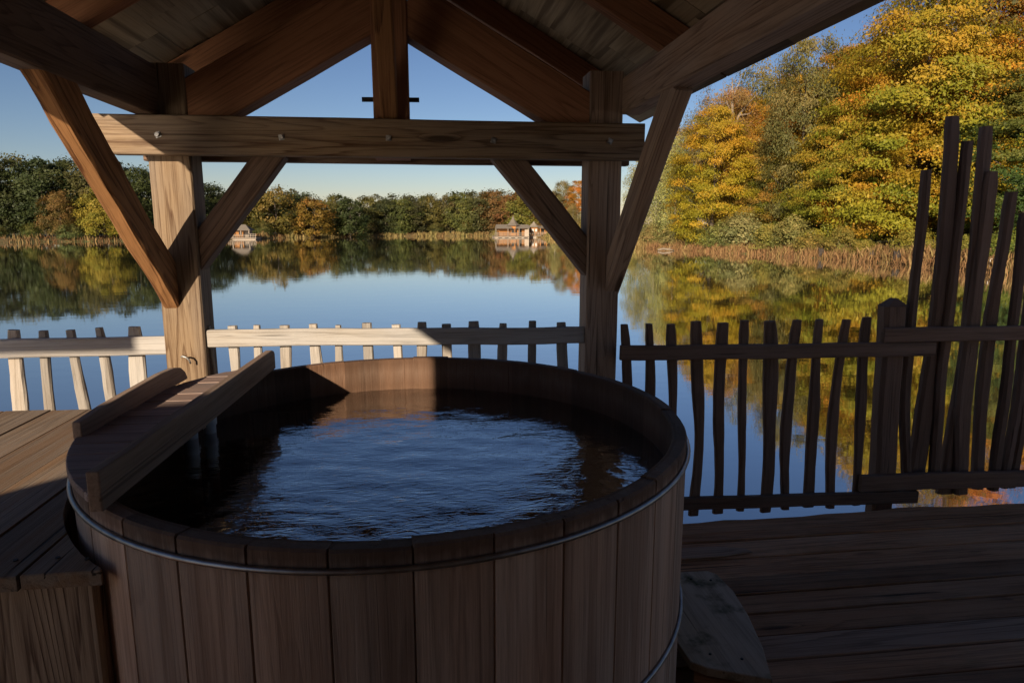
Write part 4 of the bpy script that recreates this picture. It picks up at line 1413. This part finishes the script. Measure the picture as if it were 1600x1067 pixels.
def gable(name, parent, mat, x0, x1, y0, y1, z0, z1, hip=0.0):
    ym = (y0 + y1) / 2
    V = [(x0, y0, z0), (x1, y0, z0), (x1, y1, z0), (x0, y1, z0), (x0 + hip, ym, z1), (x1 - hip, ym, z1)]
    c = Vector(((x0 + x1) / 2, ym, z0))
    return add(name, mesh(name, [tuple(Vector(v) - c) for v in V], [(0, 1, 5, 4), (2, 3, 4, 5), (1, 2, 5), (3, 0, 4), (3, 2, 1, 0)], mat), Matrix.Translation(c), parent)


def railing(parent, x0, x1, y, z, h, n, mat):
    box("rail", parent, mat, x0, x1, y - 0.03, y + 0.03, z + h - 0.05, z + h)
    box("rail", parent, mat, x0, x1, y - 0.025, y + 0.025, z + h * 0.45, z + h * 0.45 + 0.05)
    for i in range(n):
        x = x0 + (x1 - x0) * i / (n - 1)
        box("baluster", parent, mat, x - 0.03, x + 0.03, y - 0.035, y + 0.035, z, z + h + 0.04)


CW, CP, CR = MAT['cabin'], MAT['cabin_pale'], MAT['cabin_roof']
# cabin with a pointed turret roof
c1 = thing("floating_cabin", "floating wooden cabin with a tall pointed turret roof across the lake", "cabin", (15.0, 122, WATER_Z), "floating cabins across the lake")
box("hull", c1, CP, 12.0, 18.1, 119.8, 125.0, -1.0, -0.78)
for i in range(5):
    box("float", c1, MAT['stump'], 12.6 + i * 1.15, 13.3 + i * 1.15, 119.78, 119.9, -0.93, -0.84)
box("deck", c1, CP, 11.95, 18.15, 119.75, 125.0, -0.72, -0.62)
railing(c1, 12.0, 17.3, 119.85, -0.62, 0.62, 22, MAT['cabin_roof'])
drum("turret_wall", c1, CW, (15.55, 122.2), 0.95, -0.62, 1.32)
cone("turret_roof", c1, CR, (15.55, 122.2), 1.32, 1.22, 3.0)
for i, a in enumerate((-150, -100, -60)):
    w = box("window", c1, MAT['glass'], -0.25, 0.25, -0.03, 0.03, 0.0, 0.75)
    M = Matrix.Translation((15.55 + 0.90 * math.cos(R(a)), 122.2 + 0.90 * math.sin(R(a)), 0.35)) @ Matrix.Rotation(R(a + 90), 4, 'Z')
    W[w.name] = M
    w.matrix_basis = W[c1.name].inverted() @ M
    fr_ = box("frame", w, CW, -0.3, 0.3, -0.02, 0.02, -0.0, 0.03)
    fr_.matrix_basis = Matrix.Translation((0, -0.02, 0.37))
box("door", c1, MAT['glass'], 16.5, 17.0, 121.45, 121.52, -0.6, 0.85)
box("wall", c1, CW, 12.9, 15.0, 121.6, 124.6, -0.62, 0.9)
box("wall", c1, CW, 16.2, 18.0, 121.5, 124.6, -0.62, 0.9)
box("screen", c1, CP, 17.35, 18.1, 119.82, 119.92, -0.62, 0.55)
gable("wing_roof", c1, CR, 12.5, 15.2, 120.3, 124.9, 0.72, 1.45)
gable("wing_roof", c1, CR, 15.9, 18.4, 120.3, 124.9, 0.72, 1.42)
for x in (12.25, 14.4, 16.4, 18.05):
    box("post", c1, CP, x - 0.06, x + 0.06, 120.3, 120.42, -0.62, 0.74)
# second cabin to its right
c2 = thing("floating_cabin", "lower cabin with a broad conical roof right of the turret cabin", "cabin", (20.5, 124, WATER_Z), "floating cabins across the lake")
box("hull", c2, CP, 18.6, 24.2, 122.4, 126.6, -1.0, -0.74)
box("deck", c2, CP, 18.55, 24.3, 122.35, 126.6, -0.68, -0.58)
railing(c2, 18.7, 24.2, 122.45, -0.58, 0.62, 22, CP)
drum("wall", c2, CW, (19.8, 124.4), 1.05, -0.58, 1.02)
cone("roof", c2, CR, (19.7, 124.4), 1.35, 0.95, 2.0, flare=0.1)
box("wall", c2, CW, 20.6, 23.6, 124.0, 126.4, -0.58, 0.8)
gable("wing_roof", c2, CR, 20.4, 23.9, 123.1, 126.8, 0.72, 1.25)
for x in (19.35, 19.95):
    box("window", c2, MAT['white'], x - 0.2, x + 0.2, 123.36, 123.42, 0.15, 0.65)
for x in (21.3, 22.4, 23.2):
    box("window", c2, MAT['glass'], x - 0.25, x + 0.25, 123.94, 124.02, 0.0, 0.6)
for x in (20.7, 21.9, 23.7):
    box("post", c2, CW, x - 0.06, x + 0.06, 123.1, 123.2, -0.58, 0.74)
# hut by the left bank
c3 = thing("floating_cabin", "small floating hut with hipped roof near the left bank, seen past the left brace", "cabin", (-29.2, 114, WATER_Z), "floating cabins across the lake")
box("hull", c3, CP, -31.3, -27.0, 112.4, 116.0, -1.0, -0.80)
box("deck", c3, CP, -31.35, -26.9, 112.35, 116.0, -0.74, -0.62)
box("wall", c3, CW, -30.5, -29.0, 113.4, 115.6, -0.62, 0.6)
box("wall", c3, CP, -29.0, -28.2, 113.6, 115.6, -0.62, 0.6)
gable("roof", c3, CR, -30.9, -27.8, 112.7, 116.1, 0.52, 1.46, hip=1.1)
for x in (-30.6, -29.3, -28.05):
    box("post", c3, CP, x - 0.05, x + 0.05, 112.75, 112.85, -0.62, 0.54)
box("window", c3, MAT['glass'], -29.75, -29.3, 113.33, 113.4, -0.2, 0.4)
box("window", c3, MAT['glass'], -28.85, -28.3, 113.53, 113.6, -0.2, 0.4)
railing(c3, -31.2, -28.0, 112.45, -0.62, 0.5, 12, MAT['cabin_roof'])
railing(c3, -28.0, -27.0, 112.5, -0.62, 0.62, 5, CP)
